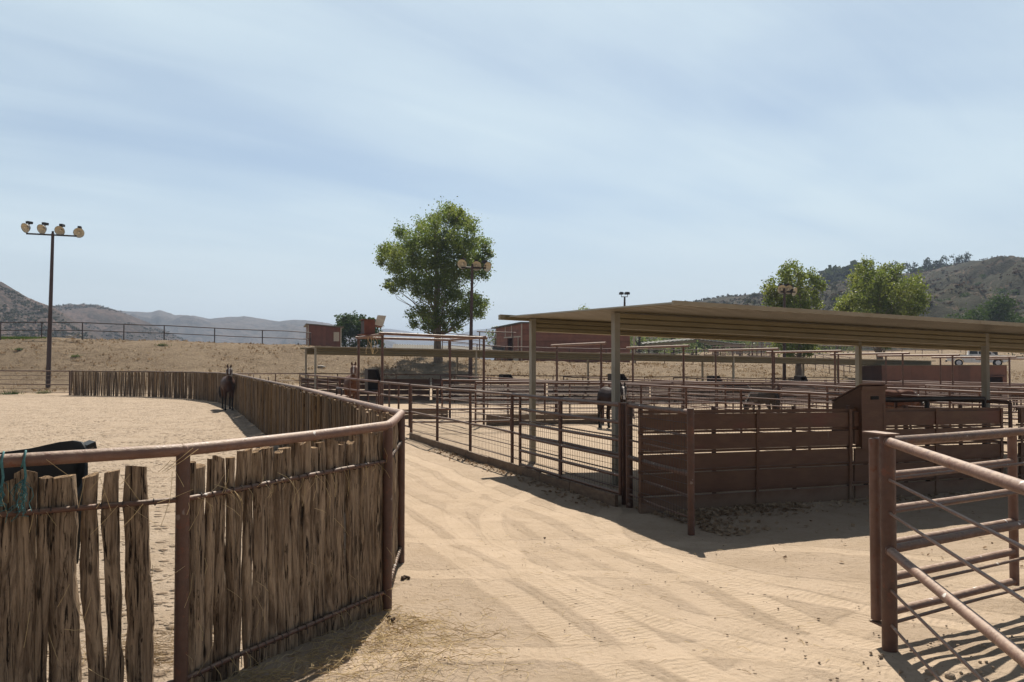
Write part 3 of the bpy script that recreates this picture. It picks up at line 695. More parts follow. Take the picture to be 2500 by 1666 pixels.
# ------------------------------------------------------------------ stake fence round the arena
def build_stake_fence():
    R.seed(21)
    t = thing('stake_fence', 'rough split stake fence with a brown pipe rail, curving round the horse arena', 'fence', (-1.05, 6.75, 0))
    pts = [Vector((x, y, 0)) for (x, y) in FENCE_LINE[:11]]
    railz = [1.57, 1.57, 1.57, 1.57, 1.56, 1.56, 1.56, 1.55, 1.55, 1.55, 1.55]
    def top(i): return Vector((pts[i].x, pts[i].y, gz(pts[i].x, pts[i].y) + railz[i]))
    def rail(i0, i1, r=.038):
        mb = MB(); path = []
        for i in range(i0, i1):
            n = 6; path += [top(i).lerp(top(i + 1), k / n) + Vector((0, 0, -.008 * math.sin(k / n * math.pi))) for k in range(n)]
        path.append(top(i1)); mb.tube(path, r, 14)
        # weld collars
        for i in range(i0, i1 + 1): mb.ball(top(i), r * 1.04, 12, 8)
        return mb.obj('top_rail', M['pipe_pale'] if i1 <= 4 else M['pipe'], t)
    rail(0, 4); rail(4, 10)
    # posts
    def post(p, r=.038, h=1.56):
        mb = MB(); z = gz(p.x, p.y); mb.tube([(p.x, p.y, z - .3), (p.x, p.y, z + h - .01)], r, 14); return mb.obj('post', M['pipe'], t)
    for i in (1, 2, 3): post(pts[i], .041)
    for i in range(3, 10):
        L = (pts[i + 1] - pts[i]).length; n = max(1, round(L / 3.0))
        for k in range(1, n + 1): post(pts[i].lerp(pts[i + 1], k / n), .036)
    # welded rods outside the stakes, wired to each stake
    stakes = []
    for i in range(10):
        p, q = pts[i], pts[i + 1]; d = (q - p).normalized(); nrm = Vector((d.y, -d.x, 0)); L = (q - p).length     # nrm points out of the arena
        if i in (0,):  # near left bay: big sparse stakes
            s = L - .12
        s = .07
        while s < L - .05:
            big = i == 0
            w = R.uniform(.09, .13) if big else (R.uniform(.07, .115) if i < 3 else R.uniform(.04, .075))
            stakes.append((i, s + w / 2, w)); s += w * .9 + (R.uniform(-.008, .006) if i < 4 else R.uniform(-.005, .012) if i < 8 else R.uniform(.0, .03))
    # the sparse stakes left of the first post, measured from the photo
    stakes = [x for x in stakes if x[0] != 0]
    L0 = (pts[1] - pts[0]).length
    for (px0, px1) in ((-330, -262), (-250, -190), (-176, -110), (-98, -52), (-45, -8), (-8, 52), (46, 74), (64, 106), (99, 134), (124, 197), (216, 256), (270, 308), (326, 384)):
        def onl(px):
            q_ = (px - CX) / FL; d = pts[1] - pts[0]
            # slightly inside of the rail line
            return (q_ * pts[0].y - pts[0].x) / (d.x - q_ * d.y) * L0
        s0, s1 = onl(px0), onl(px1)
        if s0 > .05: stakes.append((0, (s0 + s1) / 2, s1 - s0))
    def make(mb, i, s, w, detail):
        p, q = pts[i], pts[i + 1]; d = (q - p).normalized(); nrm = Vector((d.y, -d.x, 0))
        c = p + d * s - nrm * (.035 + w * .25 + R.uniform(0, .02)); z0 = gz(c.x, c.y) - .05
        h = R.uniform(1.46, 1.53) + (R.uniform(-.08, .01) if R.random() < .2 else 0) - (.035 if i == 0 else 0) + (.03 if i >= 3 else 0)
        lean = R.gauss(0, .016); lean2 = R.gauss(0, .012)
        seg, n = (11, 26) if detail else (5, 3)
        sd = R.uniform(0, 99); flat = R.uniform(.55, .95); rings = []; cut = R.gauss(0, .18); cut2 = R.gauss(0, .15)
        if detail:
            prof = [1 + .45 * noise.noise(Vector((k * 1.7, sd, 3))) for k in range(seg)]
        else: prof = [R.uniform(.8, 1.15) for _ in range(seg)]
        for j in range(n + 1):
            tt = j / n; zz = lerp(0, h + .05, tt)
            bend = .035 * noise.noise(Vector((tt * 1.8, sd, 0))) * (1 if detail else .6)
            cc = c + d * (lean * (tt - .5) * 2 + bend) - nrm * lean2 * tt
            wd = w * .5 * (1 + .30 * noise.noise(Vector((tt * 4, sd, 5)))) * lerp(1.06, .92, tt); row = []
            for k in range(seg):
                a = 2 * math.pi * k / seg
                e = prof[k] * (1 + (.26 * noise.noise(Vector((tt * 6, k * .9, sd))) + .12 * noise.noise(Vector((tt * 17, k * 1.7, sd))) if detail else 0))
                x, y = math.cos(a) * wd * e * 1.04, math.sin(a) * wd * flat * e
                dz = (x * cut + y * cut2) if j == n else 0
                row.append(cc + d * x + nrm * y + Vector((0, 0, z0 + zz + dz)))
            rings.append(row)
        mb.loft(rings, True, detail)
    stakes.sort(key=lambda s: (pts[s[0]].lerp(pts[s[0] + 1], s[1] / (pts[s[0] + 1] - pts[s[0]]).length)).length)
    rest = MB()
    for k, (i, s, w) in enumerate(stakes):
        if k < 99:
            mb = MB(); make(mb, i, s, w, k < 75); mb.obj('stake', M['wood'], t)
        else: make(rest, i, s, w, False)
    kind(rest.obj('stakes', M['wood_far'], t), 'stuff')
    for (zr, r) in ((1.27, .0165), (.18, .0165)):
        for (i0, i1) in ((0, 1), (1, 2), (2, 3), (3, 10)):
            if zr < .5 and i0 == 0: pass
            mb = MB(); path = []
            for i in range(i0, i1):
                for k in range(5):
                    p = pts[i].lerp(pts[i + 1], k / 5); path.append(Vector((p.x, p.y, gz(p.x, p.y) + zr + R.uniform(-.006, .006))))
            p = pts[i1]; path.append(Vector((p.x, p.y, gz(p.x, p.y) + zr)))
            rod = MB(); rod.tube(path, r, 10); ro = rod.obj('rod', M['pipe'], t)
            if i1 <= 4:
                for (i, s, w) in stakes:
                    tw = MB()
                    if not (i0 <= i < i1) or (pts[i].lerp(pts[i + 1], .5).length > 13 and s > 4): continue
                    d = (pts[i + 1] - pts[i]).normalized(); nrm = Vector((d.y, -d.x, 0)); c = pts[i] + d * (s + w * .45); z = gz(c.x, c.y) + zr
                    tw.tube([c + nrm * math.cos(a) * (r + .004) + Vector((0, 0, z + math.sin(a) * (r + .004))) + d * (a - 3) * .002 for a in [x * .7 for x in range(9)]], .0032, 5)
                    if R.random() < .3: tw.tube([c + nrm * .02 + Vector((0, 0, z)), c + nrm * .03 + d * R.uniform(-.02, .02) + Vector((0, 0, z - R.uniform(.03, .08)))], .0025, 4)
                    tw.obj('tie_wire', M['tie'], ro)
    # pegs standing above the rail on the far run
    for f in (.45, .62, .78, .92):
        p = pts[4].lerp(pts[5], f); mb = MB(); z = gz(p.x, p.y) + 1.55; d = (pts[5] - pts[4]).normalized()
        mb.tube([p + Vector((0, 0, z)), p + Vector((0, 0, z + .13)), p + d * .16 + Vector((0, 0, z + .14))], .014, 6); mb.obj('latch_peg', M['pipe'], t)
    return pts
SP = build_stake_fence()

# ------------------------------------------------------------------ pipe fences, gates, mesh
def V3(p, dz=0.): return Vector((p[0], p[1], gz(p[0], p[1]) + dz))
def fence(name, label, pts, rails, post_r=.036, step=3., mat='pipe', group=None, mesh=None, post_h=None, seg=8, skip_first=False, mesh_step=.1, cat='fence'):
    """rails: list of (height, radius, part name); posts are parts of their own"""
    pts = [Vector((p[0], p[1])) for p in pts]; st = []
    for i in range(len(pts) - 1):
        L = (pts[i + 1] - pts[i]).length; n = max(1, round(L / step)); st += [pts[i].lerp(pts[i + 1], k / n) for k in range(n)]
    st.append(pts[-1]); t = thing(name, label, cat, V3(pts[0]), group); hmax = max(r[0] for r in rails)
    for k, p in enumerate(st):
        if k == 0 and skip_first: continue
        mb = MB(); mb.tube([V3(p, -.25), V3(p, (post_h or hmax))], post_r, seg); mb.obj('post', M[mat], t)
    for (z, r, nm) in rails:
        mb = MB(); path = []
        for k in range(len(st) - 1):
            path += [V3(st[k], z), V3(st[k].lerp(st[k + 1], .5), z - r * .25 + R.gauss(0, r * .25))]
        path.append(V3(st[-1], z)); mb.tube(path, r, seg); mb.obj(nm, M[mat], t)
    if mesh: wire_mesh(pts, mesh[0], mesh[1], t, mesh_step)
    return t
def wire_mesh(pts, z0, z1, t, step=.1, r=.003, off=.045):
    mb = MB(); pts = [Vector(p) for p in pts]
    for i in range(len(pts) - 1):
        d = (pts[i + 1] - pts[i]); L = d.length; d.normalize(); n = Vector((d.y, -d.x)) * off; k = step * .5
        while k < L:
            p = pts[i] + d * k + n; mb.tube([V3(p, z0), V3(p + d * R.gauss(0, .004), z1)], r, 3, False, False); k += step
        z = z0
        while z <= z1 + .01:
            m = max(2, int(L / .9)); mb.tube([V3(pts[i].lerp(pts[i + 1], q / m) + n, z + R.gauss(0, .008)) for q in range(m + 1)], r * 1.3, 3, False, False); z += .15
    mb.obj('wire_mesh', M['wire'], t)
def gate(label, p, q, z0=.18, z1=1.5, n=6, r=.024, mids=(.5,), mat='pipe', group='pipe gates', stile_r=None, name='pipe_gate'):
    p = Vector((p[0], p[1])); q = Vector((q[0], q[1])); t = thing(name, label, 'gate', V3(p), group)
    for k in range(n):
        z = lerp(z0, z1, k / (n - 1)); rr = r * (1.25 if k == n - 1 else 1.)
        mb = MB(); mb.tube([V3(p, z), V3(p.lerp(q, .5), z - .004), V3(q, z)], rr, 10); mb.obj('rail', M[mat], t)
    for f in (0., *mids, 1.):
        mb = MB(); c = p.lerp(q, f); mb.tube([V3(c, z0 - r), V3(c, z1 + r)], (stile_r or r) * 1.05, 10); mb.obj('stile', M[mat], t)
    return t
PEN = [(1.47, .03, 'top_rail'), (1.22, .011, 'rod'), (.99, .011, 'rod'), (.72, .026, 'mid_rail'), (.47, .011, 'rod'), (.22, .011, 'rod')]
PENF = [(1.48, .034, 'top_rail'), (1.28, .014, 'rod'), (1.1, .016, 'rod'), (.92, .014, 'rod'), (.73, .028, 'mid_rail'), (.55, .014, 'rod'), (.38, .014, 'rod')]
def line_b(a, b0, b1): return [AB(a, b0), AB(a, b1)]
# front road fence of the near pens with wing panel
dp = AB(.45, .05)                       # double post by the wall
t = fence('pen_fence', 'pipe and wire mesh fence along the road side of the near pens, behind the gate', [AB(.75, .14), AB(5.0, .12), AB(12.2, .05)], PEN, .034, 2.15, 'pipe', mesh=(.08, 1.0), seg=10, mesh_step=.085)
mb = MB(); dq = AB(.44, .05); mb.tube([V3(dq, -.3), V3(dq, 1.5)], .052, 12); mb.obj('gate_post', M['pipe'], t)
mb = MB(); c = AB(.52, .03); mb.box(V3(c, 1.51), (.30, .13, .012), (AX.x, AX.y, 0)); mb.obj('cap_plate', M['pipe'], t)
mb = MB(); s_ = .62
while s_ < 11.5:
    e = min(s_ + R.uniform(1.0, 1.5), 11.9); p, q = AB(s_, -.06), AB(e - .02, -.06); mb.box((V3(p) + V3(q)) / 2 + Vector((0, 0, .05)), ((q - p).length, .05, .20 + R.uniform(-.02, .03)), (AX.x, AX.y, 0)); s_ = e
mb.obj('kerb_board', M['concrete'], t)
gate('six bar brown pipe gate swung open against the road side of the near pen', AB(.61, 0.), AB(4.28, -.02), .18, 1.48, 6, .026, (.53,))
t = fence('wing_panel', 'short brown wing panel of pipe and wire mesh jutting out beside the board wall', [AB(.40, .03), AB(-1.42, -.20)], [(1.49, .036, 'top_rail'), (1.2, .014, 'rod'), (.98, .014, 'rod'), (.73, .036, 'mid_rail'), (.46, .014, 'rod'), (.2, .014, 'rod')], .045, 9, 'pipe', mesh=(.15, 1.42), seg=12, post_h=1.54, skip_first=True, mesh_step=.075)
gate('brown pipe gate at the far end of the near pens by the arena, four rails', AB(12.25, .02), AB(15.6, 0.), .3, 1.48, 4, .028, (.35, .68))
# dividers of the near pens
DIV = [8.3, 16.4, 24.6, 32.8]
for k, b in enumerate(DIV):
    fence('pen_fence', ['first divider fence inside the near pens, left of the wooden hay feeder', 'second divider fence of the near pens, right of the wooden hay feeder', 'third divider fence of the near pens, under the right roof post', 'fourth divider fence of the near pens, far right'][k],
          [AB(.5, b), AB(15.9, b)], PENF, .034, 2.6, 'pipe_far', mesh=(.1, 1.2), mesh_step=.13, group='divider fences of the near pens')
for j, (a, b0, b1, lab) in enumerate([(16.05, 3.4, 40., 'long pipe fence on the near side of the alley between the pens'), (19.8, 3.4, 42., 'long pipe fence on the far side of the alley between the pens')]):
    fence('alley_fence', lab, line_b(a, b0, b1), PENF + [(.22, .014, 'rod')], .034, 2.7, 'pipe_far', group='alley fences', mesh=(.05, 1.3), mesh_step=.12)
# extra low pipe lines seen inside the first pen
fence('pen_fence', 'low two rail pipe partition inside the first near pen', [AB(13.4, .4), AB(13.4, 3.6)], [(.72, .03, 'top_rail'), (.34, .03, 'rail')], .032, 3.2, 'pipe_far')
for j, b in enumerate([.2, 8.3, 16.4, 24.6, 32.8, 41.]):
    lab = ['road side pipe fence of the far pens beside the chestnut horse', 'first divider fence of the far pens', 'second divider fence of the far pens', 'third divider fence of the far pens', 'fourth divider fence of the far pens', 'right end fence of the far pens'][j]
    fence('pen_fence', lab, [AB(23.6 if j == 0 else 19.9, b), AB(35.4, b)], PENF, .034, 2.7, 'pipe_far', group='divider fences of the far pens', mesh=(.1, 1.3), mesh_step=.2)
gate('brown pipe gate of the far pens in front of the chestnut horse', AB(19.9, .15), AB(23.5, .15), .25, 1.48, 4, .032, (.4,), 'pipe_far')
gate('pipe gate across the end of the alley below the left arch frame', AB(16.3, .1), AB(19.6, .1), .28, 1.48, 4, .03, (), 'pipe_far')
fence('perimeter_fence', 'thin pipe fence along the foot of the bank behind the far pens', [AB(36.3, -3.6), AB(36.3, -1), AB(36.6, 47)], [(1.5, .028, 'top_rail'), (1.1, .012, 'rod'), (.75, .012, 'rod'), (.4, .012, 'rod')], .03, 3.4, 'pipe_far')
fence('arena_fence', 'brown pipe fence with thin rods, left of the stake fence by the lamp pole', [(-28.3, 51.0), (-33.8, 52.2), (-48, 53.2)], [(1.55, .04, 'top_rail'), (1.25, .014, 'rod'), (.97, .014, 'rod'), (.68, .032, 'mid_rail'), (.4, .014, 'rod'), (.17, .014, 'rod')], .045, 5.6, 'pipe')
ridge = [onG(px, Y) for (px, Y) in ((-140, 67), (0, 67.2), (200, 68), (400, 70), (640, 74), (758, 77))]
t = fence('ridge_fence', 'dark two rail pipe fence along the bank top against the hills', ridge, [(1.42, .042, 'top_rail'), (.75, .036, 'mid_rail')], .05, 3.55, 'pipe_dark')
p = ridge[-1]; mb = MB(); mb.tube([V3(p, 1.4), V3(p + Vector((.03, 0, 0)), .95), V3(p + Vector((-.4, 0, 0)), .8), V3(p + Vector((-1.1, 0, 0)), .75)], .05, 6); mb.obj('end_bend', M['pipe_pale'], t)
# fences on the bank and field behind the pens
F2 = [(1.35, .032, 'top_rail'), (1.0, .02, 'rail'), (.65, .02, 'rail')]
fence('field_fence', 'pipe fence along the bank top in front of the red barn', [onG(px, Y) for (px, Y) in ((1095, 74), (1300, 76), (1480, 77), (1760, 80))], [(1.42, .04, 'top_rail'), (1.02, .026, 'rail'), (.6, .026, 'rail')], .045, 3.2, 'pipe_far')
fence('field_fence', 'taller pipe fence left of the barn end, behind the cottonwood', [onG(px, Y) for (px, Y) in ((1080, 86), (1210, 88))], [(2.6, .04, 'top_rail'), (2.1, .03, 'rail'), (1.6, .03, 'rail'), (1., .03, 'rail')], .05, 2.5, 'pipe_far')
fence('field_fence', 'pipe fence sloping down the field left of the right cottonwood trunk', [onG(px, Y) for (px, Y) in ((1900, 92), (2010, 82), (2150, 70))], [(1.4, .035, 'top_rail'), (.95, .022, 'rail'), (.5, .022, 'rail')], .035, 3., 'pipe_far')
fence('field_fence', 'second sloping pipe fence behind the right end of the far shelter', [onG(px, Y) for (px, Y) in ((1960, 78), (2060, 70), (2180, 66))], [(1.4, .035, 'top_rail'), (.95, .022, 'rail'), (.5, .022, 'rail')], .035, 3., 'pipe_far')
fence('field_fence', 'pale pipe fence crossing the upper field behind the white pickup', [onG(px, Y) for (px, Y) in ((1990, 112), (2300, 122), (2640, 126))], [(1.9, .06, 'top_rail'), (1.2, .05, 'rail')], .045, 4.2, 'pipe_pale')
fence('field_fence', 'farther pipe fence crossing the top of the field under the hill', [onG(px, Y) for (px, Y) in ((2000, 150), (2400, 160), (2700, 165))], [(1.9, .06, 'top_rail'), (1.1, .05, 'rail')], .05, 5.5, 'pipe_far')
# cattle chutes: three staggered pipe runs climbing to a frame
for k, (pa, pb, dY, lab) in enumerate([((1740, 84), (1880, 92), 0, 'nearest pipe run of the loading chute below the hill'), ((1770, 88), (1900, 97), 1, 'middle pipe run of the loading chute'), ((1720, 95), (1890, 104), 2, 'farthest pipe run of the loading chute')]):
    fence('loading_chute', lab, [onG(*pa), onG(*pb)], [(1.75 + .1 * k, .04, 'top_rail'), (1.4, .03, 'rail'), (1.05, .03, 'rail'), (.7, .03, 'rail'), (.35, .03, 'rail')], .045, 1.9, 'pipe_far', group='pipe runs of the loading chute')
t = thing('chute_frame', 'tall square pipe frame at the top of the loading chute', 'frame', onG(1850, 100)); mb = MB()
for px in (1838, 1860):
    for Y in (98, 101): mb = MB(); mb.tube([onG(px, Y, -.2), onG(px, Y, 3.0)], .05, 6); mb.obj('post', M['pipe_far'], t)
for z in (1.6, 2.3, 3.0):
    mb = MB(); mb.tube([onG(1836, 98, z), onG(1862, 98, z), onG(1862, 101, z), onG(1838, 101, z), onG(1836, 98, z)], .045, 6); mb.obj('rail', M['pipe_far'], t)
# arch frames over the alley
t = thing('arch_frame', 'four post pipe frame over the left end of the alley, carrying an open box', 'frame', V3(AB(16.05, .15)))
cn = [AB(16.05, .15), AB(16.05, 3.7), AB(19.75, 3.7), AB(19.75, .15)]
for p in cn: mb = MB(); mb.tube([V3(p, -.3), V3(p, 3.03)], .045, 10); mb.obj('post', M['pipe'], t)
for i in range(4):
    p, q = Vector(cn[i]), Vector(cn[(i + 1) % 4]); d = (q - p).normalized() * .12
    mb = MB(); mb.tube([V3(p - d, 3.03 if i else 3.06), V3(q + d, 3.03 if i else 3.0)], .048, 10); mb.obj('beam', M['pipe_pale'], t)
for k, b in enumerate([8.3, 11.9, 16.2, 19.5, 23.4, 26.5, 30.3, 33.6]):
    lab = ['first', 'second', 'third', 'fourth', 'fifth', 'sixth', 'seventh', 'eighth'][k] + ' single pipe arch over the alley, counted rightwards from the four post frame'
    t = thing('pipe_arch', lab, 'arch', V3(AB(16.05, b)), 'pipe arches over the alley')
    for a in (16.05, 19.75): p = AB(a, b); mb = MB(); mb.tube([V3(p, -.3), V3(p, 2.93 - .004 * b)], .042, 8); mb.obj('post', M['pipe'], t)
    mb = MB(); mb.tube([V3(AB(15.7, b), 2.97 - .004 * b), V3(AB(20.25, b), 2.97 - .004 * b)], .048, 8); mb.obj('crossbar', M['pipe_pale'], t)
t = thing('pipe_arch', 'tall single pipe arch on the bank in front of the barn door', 'arch', onG(1170, 74))
for px in (1171, 1252): mb = MB(); mb.tube([onG(px, 74, -.3), onG(px, 74, at(px, 811, 74).z - onG(px, 74).z)], .05, 8); mb.obj('post', M['pipe_far'], t)
mb = MB(); mb.tube([at(1164, 810, 74), at(1260, 813, 74)], .055, 8); mb.obj('crossbar', M['pipe_far'], t)

# ------------------------------------------------------------------ foreground gate on the right
gp = Vector((2.73, 5.81))
t = thing('pipe_fence', 'thick brown pipe fence in the right foreground, running from its post towards the viewer', 'fence', V3(gp))
mb = MB(); mb.tube([V3(gp, -.3), V3(gp, 1.575)], .054, 20); mb.obj('post', M['pipe'], t)
e2 = Vector((2.27, 3.3)); e3 = Vector((2.0, 1.7))
def prun(z0, r, nm):
    mb = MB(); s0 = gp + (e2 - gp).normalized() * .03; mb.tube([V3(s0, z0), V3(e2, z0), V3(e3, z0)], r, 16); w0 = gp + (e2 - gp).normalized() * .045; w1 = gp + (e2 - gp).normalized() * .06; mb.tube([V3(w0, z0), V3(w1, z0)], r * 1.14, 16); return mb.obj(nm, M['pipe_pale'], t)
prun(1.53, .033, 'top_rail'); prun(.745, .033, 'mid_rail')
for z in (1.255, 1.015, .465, .215): prun(z, .0105, 'rod')
mb = MB(); mb.tube([V3(e3, -.3), V3(e3, 1.57)], .05, 14); mb.obj('post', M['pipe'], t)
gd = Vector((.86, .51)).normalized(); g0 = gp + Vector((-.035, .135)); g1 = gp + gd * 1.86 + Vector((-.035, .10))
t = gate('short brown pipe gate behind the foreground post, folded against the fence', g0, g1, .235, 1.505, 6, .031, (), 'pipe_pale', stile_r=.036)  # pale pipe: dust plus the sunlit look of rail tops in the colour
mb = MB(); mb.box(V3((gp + g0) / 2, 1.582), (.25, .12, .012), ((gp - g0).x, (gp - g0).y, 0)); mb.obj('cap_plate', M['pipe_pale'], t)
mb = MB(); mb.box(V3((gp * .45 + g0 * .55), .185), (.18, .07, .012), ((gp - g0).x, (gp - g0).y, 0)); mb.obj('foot_plate', M['pipe'], t)
fence('pipe_fence', 'brown pipe and rod fence behind the short foreground gate, running off to the right', [gp + gd * .02, gp + gd * 2.35, gp + gd * 4.7], [(1.53, .033, 'top_rail'), (1.255, .013, 'rod'), (1.015, .013, 'rod'), (.745, .033, 'mid_rail'), (.465, .013, 'rod'), (.215, .013, 'rod')], .045, 3., 'pipe', seg=14, skip_first=True)

# ------------------------------------------------------------------ board wall
def wallp(b, out=0., z=0.): p = AB(-.05 - out, b); return V3(p, z)
BD = [(.0, .215), (.27, .535), (.585, .80), (.86, 1.085), (1.145, 1.375)]
def board_wall(label, b0, b1, straps, gap):
    t = thing('board_wall', label, 'wall', wallp(b0), 'board walls of the near pens')
    ax = (BX.x, BX.y, -.016); L = b1 - b0; c = (b0 + b1) / 2
    for k, (z0, z1) in enumerate(BD):
        mb = MB(); tilt = R.uniform(-.004, .004); mb.box(wallp(c, R.uniform(0, .012), (z0 + z1) / 2 + tilt - (.06 if k == 0 else 0)), (L, .034, z1 - z0 + (.12 if k == 0 else 0)), ax); mb.obj('plank', M['board'], t)
    for z in (.245, .56, .83, 1.115, 1.40):
        mb = MB(); mb.box(wallp(c, -.032, z), (L, .026, .034 if z < 1.3 else .05), ax); mb.obj('rail', M['board'], t)
    for b in straps:
        mb = MB(); mb.box(wallp(b, .034, .66), (.055, .012, 1.52), ax)
        for q in range(14): mb.ball(wallp(b + (.012 if q % 2 else -.012), .042, .06 + q * .1), .009, 6, 4)
        mb.obj('strap', M['board'], t)
    for b in gap:
        mb = MB(); mb.tube([wallp(b, -.1, -.3), wallp(b, -.1, 1.47)], .034, 8); mb.obj('post', M['pipe'], t)
    return t
board_wall('brown plank wall left of the tall hay feeder, in the shade of the roof', -.08, 3.82, (1.94, 3.76), (.0, 1.25, 2.75, 3.86))
board_wall('brown plank wall right of the tall hay feeder, behind the foreground gate', 3.86, 7.3, (4.48, 5.66, 7.24), (5.1, 6.4))
board_wall('brown plank wall at the right edge, beyond the narrow gap', 7.72, 13., (7.76, 9.6, 11.5), (7.66, 10.2))
t = fence('pen_gate_frame', 'dark pipe frame standing just behind the right plank wall under the roof', [AB(.32, 4.5), AB(.32, 7.35)], [(1.56, .045, 'top_rail')], .04, 1.45, 'steel_black')  # brown pipe coloured black, the roof's shade put into the colour
for k in range(6):
    b0 = .35 + k * 7.6; t = thing('board_wall', 'dark plank wall at the back of the far pens under the long low roof', 'wall', V3(AB(35.9, b0)), 'back walls of the far pens'); ax = (BX.x, BX.y, -.016)
    for (z0, z1) in ((0, .28), (.31, .6), (.63, .92), (.95, 1.24)):
        mb = MB(); mb.box(V3(AB(35.9, b0 + 3.7), (z0 + z1) / 2), (7.4, .05, z1 - z0), ax); mb.obj('plank', M['board'], t)
    for q in (0, 3.7, 7.4): mb = MB(); mb.tube([V3(AB(35.84, b0 + q), -.2), V3(AB(35.84, b0 + q), 1.32)], .035, 6); mb.obj('post', M['pipe_far'], t)
t = gate('open pipe gate leaf folded along the road side of the stake fence', (-4.26, 16.72), (-2.66, 12.85), .3, 1.53, 5, .03, (.5,), 'pipe_pale')
p = Vector((-2.82, 13.2)); d = Vector((-.38, .92)); mb = MB(); mb.tube([V3(p, 1.5), V3(p, 1.66), V3(p + d * .45, 1.66), V3(p + d * .45, 1.5)], .018, 6); mb.obj('handle', M['pipe_dark'], t)
# tall hay feeder set in the wall
t = thing('hay_feeder', 'tall brown plywood hay feeder set into the board wall', 'feeder', wallp(4.2))
b0, b1 = 3.95, 4.46; ax = (BX.x, BX.y, 0)
mb = MB(); mb.box(wallp((b0 + b1) / 2, .075, 1.285), (b1 - b0, .022, .97), ax); fr = mb.obj('front_panel', M['board'], t)
mb = MB(); mb.box(wallp((b0 + b1) / 2, .098, 1.755), (b1 - b0 + .02, .03, .06), ax); mb.box(wallp(b1 - .05, .089, 1.30), (.012, .006, .42), ax); mb.box(wallp(b1 - .28, .089, 1.12), (.3, .006, .012), ax); mb.obj('trim', M['board'], fr)
mb = MB(); mb.box(wallp((b0 + b1) / 2 + .02, .089, 1.60), (.17, .008, .055), ax); mb.obj('slot_shade', M['dark'], fr)  # dark strip on an uncut panel, painted shade of a slot
sd = [(.06, .82), (.06, 1.78), (-.50, 1.52), (-.53, 1.02), (-.53, .98)]
for (bb, nm) in ((b0, 'side_panel'), (b1 - .022, 'side_panel')):
    mb = MB(); mb.extrude([wallp(bb, s, z) for (s, z) in sd], Vector((BX.x, BX.y, 0)) * .022); mb.obj(nm, M['board'], t)
mb = MB(); mb.extrude([wallp(b0, -.50, 1.50), wallp(b0, -.53, 1.50), wallp(b0, -.55, 1.0), wallp(b0, -.52, 1.0)], Vector((BX.x, BX.y, 0)) * (b1 - b0)); mb.obj('back_panel', M['board'], t)
mb = MB(); mb.extrude([wallp(b0 - .01, .08, 1.80), wallp(b0 - .01, -.53, 1.515), wallp(b0 - .01, -.53, 1.535), wallp(b0 - .01, .08, 1.82)], Vector((BX.x, BX.y, 0)) * (b1 - b0 + .02)); mb.obj('lid', M['board'], t)

# ------------------------------------------------------------------ shelters
def shelter(label, a0, a1, b0, L, step, z0, drop, over_f, over_b, rib=.2, n_extra=.3, beam=.28, deckmat='roof', beammat='tan', tilt=0., left=.08):
    """a0/a1: beam lines; roof falls by drop per metre along B"""
    t = thing('pen_shelter', label, 'shelter', V3(AB(a0, b0)), 'flat roofed pen shelters'); bv = Vector((BX.x, BX.y, -drop)); av = Vector((AX.x, AX.y, 0))
    def pt(a, b, z): p = AB(a, b0 + b); return Vector((p.x, p.y, z0 - drop * b + z + tilt * (a - a0)))
    prof = [(0, 0), (.03, .012), (.03, .080), (.022, .088), (0, .094), (.022, .100), (.03, .108), (.03, .172), (.022, .180), (0, .186), (.022, .192), (.03, .200), (.03, .268), (0, .28)]
    for (a, sgn) in ((a0, -1), (a1, -1)):
        poly = [pt(a + sgn * (d + .03), -.03, z * beam / .28 - beam) for (d, z) in prof] + [pt(a + .03, -.03, 0), pt(a + .03, -.03, -beam)]
        mb = MB(); mb.extrude(poly, bv * (L + .03))
        b = .06
        while b < L:
            for q in (-.05, -.13, -.22): mb.ball(pt(a - .066, b + .03, q), .010, 6, 4)
            b += step
        mb.obj('beam', M[beammat], t)
        b = 0.
        while b < L:
            foot = AB(a, b0 + b); g_ = gz(foot.x, foot.y); top = z0 - drop * b - .002 + tilt * (a - a0)
            mb = MB(); mb.box((foot.x, foot.y, (g_ - .3 + top) / 2), (.10, .125, top - g_ + .3), (BX.x, BX.y, 0)); mb.obj('post', M['tan_post'], t); b += step
    # corrugated deck, ribs running along A
    mb = MB(); x = -left; A0, A1 = a0 - over_f, a1 + over_b
    shp = [(0, 0), (.35, 0), (.45, .03), (.75, .03), (.85, 0)]
    xs = []
    while x < L + n_extra:
        for (f, h) in shp: xs.append((x + f * rib, h))
        x += rib
    n = len(xs); vs = [pt(A0, x, h + .012) for (x, h) in xs] + [pt(A1, x, h + .012) for (x, h) in xs] + [pt(A0, x, h + .006) for (x, h) in xs] + [pt(A1, x, h + .006) for (x, h) in xs]
    fs = []
    for i in range(n - 1):
        fs += [(i, i + 1, n + i + 1, n + i), (2 * n + i + 1, 2 * n + i, 3 * n + i, 3 * n + i + 1)]
    mb.add(vs, fs)
    mb.add([vs[0], vs[n], vs[3 * n], vs[2 * n]], [(0, 1, 2, 3)]); mb.obj('roof_deck', M[deckmat], t)
    mb = MB()
    b = -left - .02
    while b < L + n_extra - .1:
        e = min(b + 6.1, L + n_extra); poly = [pt(A0 - .06, b, -.012), pt(A0 - .06, b, .048), pt(A0 - .003, b, .048), pt(A0 - .003, b, -.012)]
        mb.extrude(poly, bv * (e - b - .004)); b = e
    mb.obj('fascia', M['fascia'], t)
    mb = MB(); poly = [pt(A1 + .003, -left - .12, -.05), pt(A1 + .003, -left - .12, .06), pt(A1 + .12, -left - .12, .05), pt(A1 + .12, -left - .12, -.05)]; mb.extrude(poly, bv * (L + n_extra)); mb.obj('gutter', M['tan'], t)
    return t
shelter('near open pen shelter, long tan steel roof on box beams above the board wall', 2.28, 5.75, .90, 18.6, 9.15, 2.957, .0245, 2.57, .08, tilt=.022, left=.58)
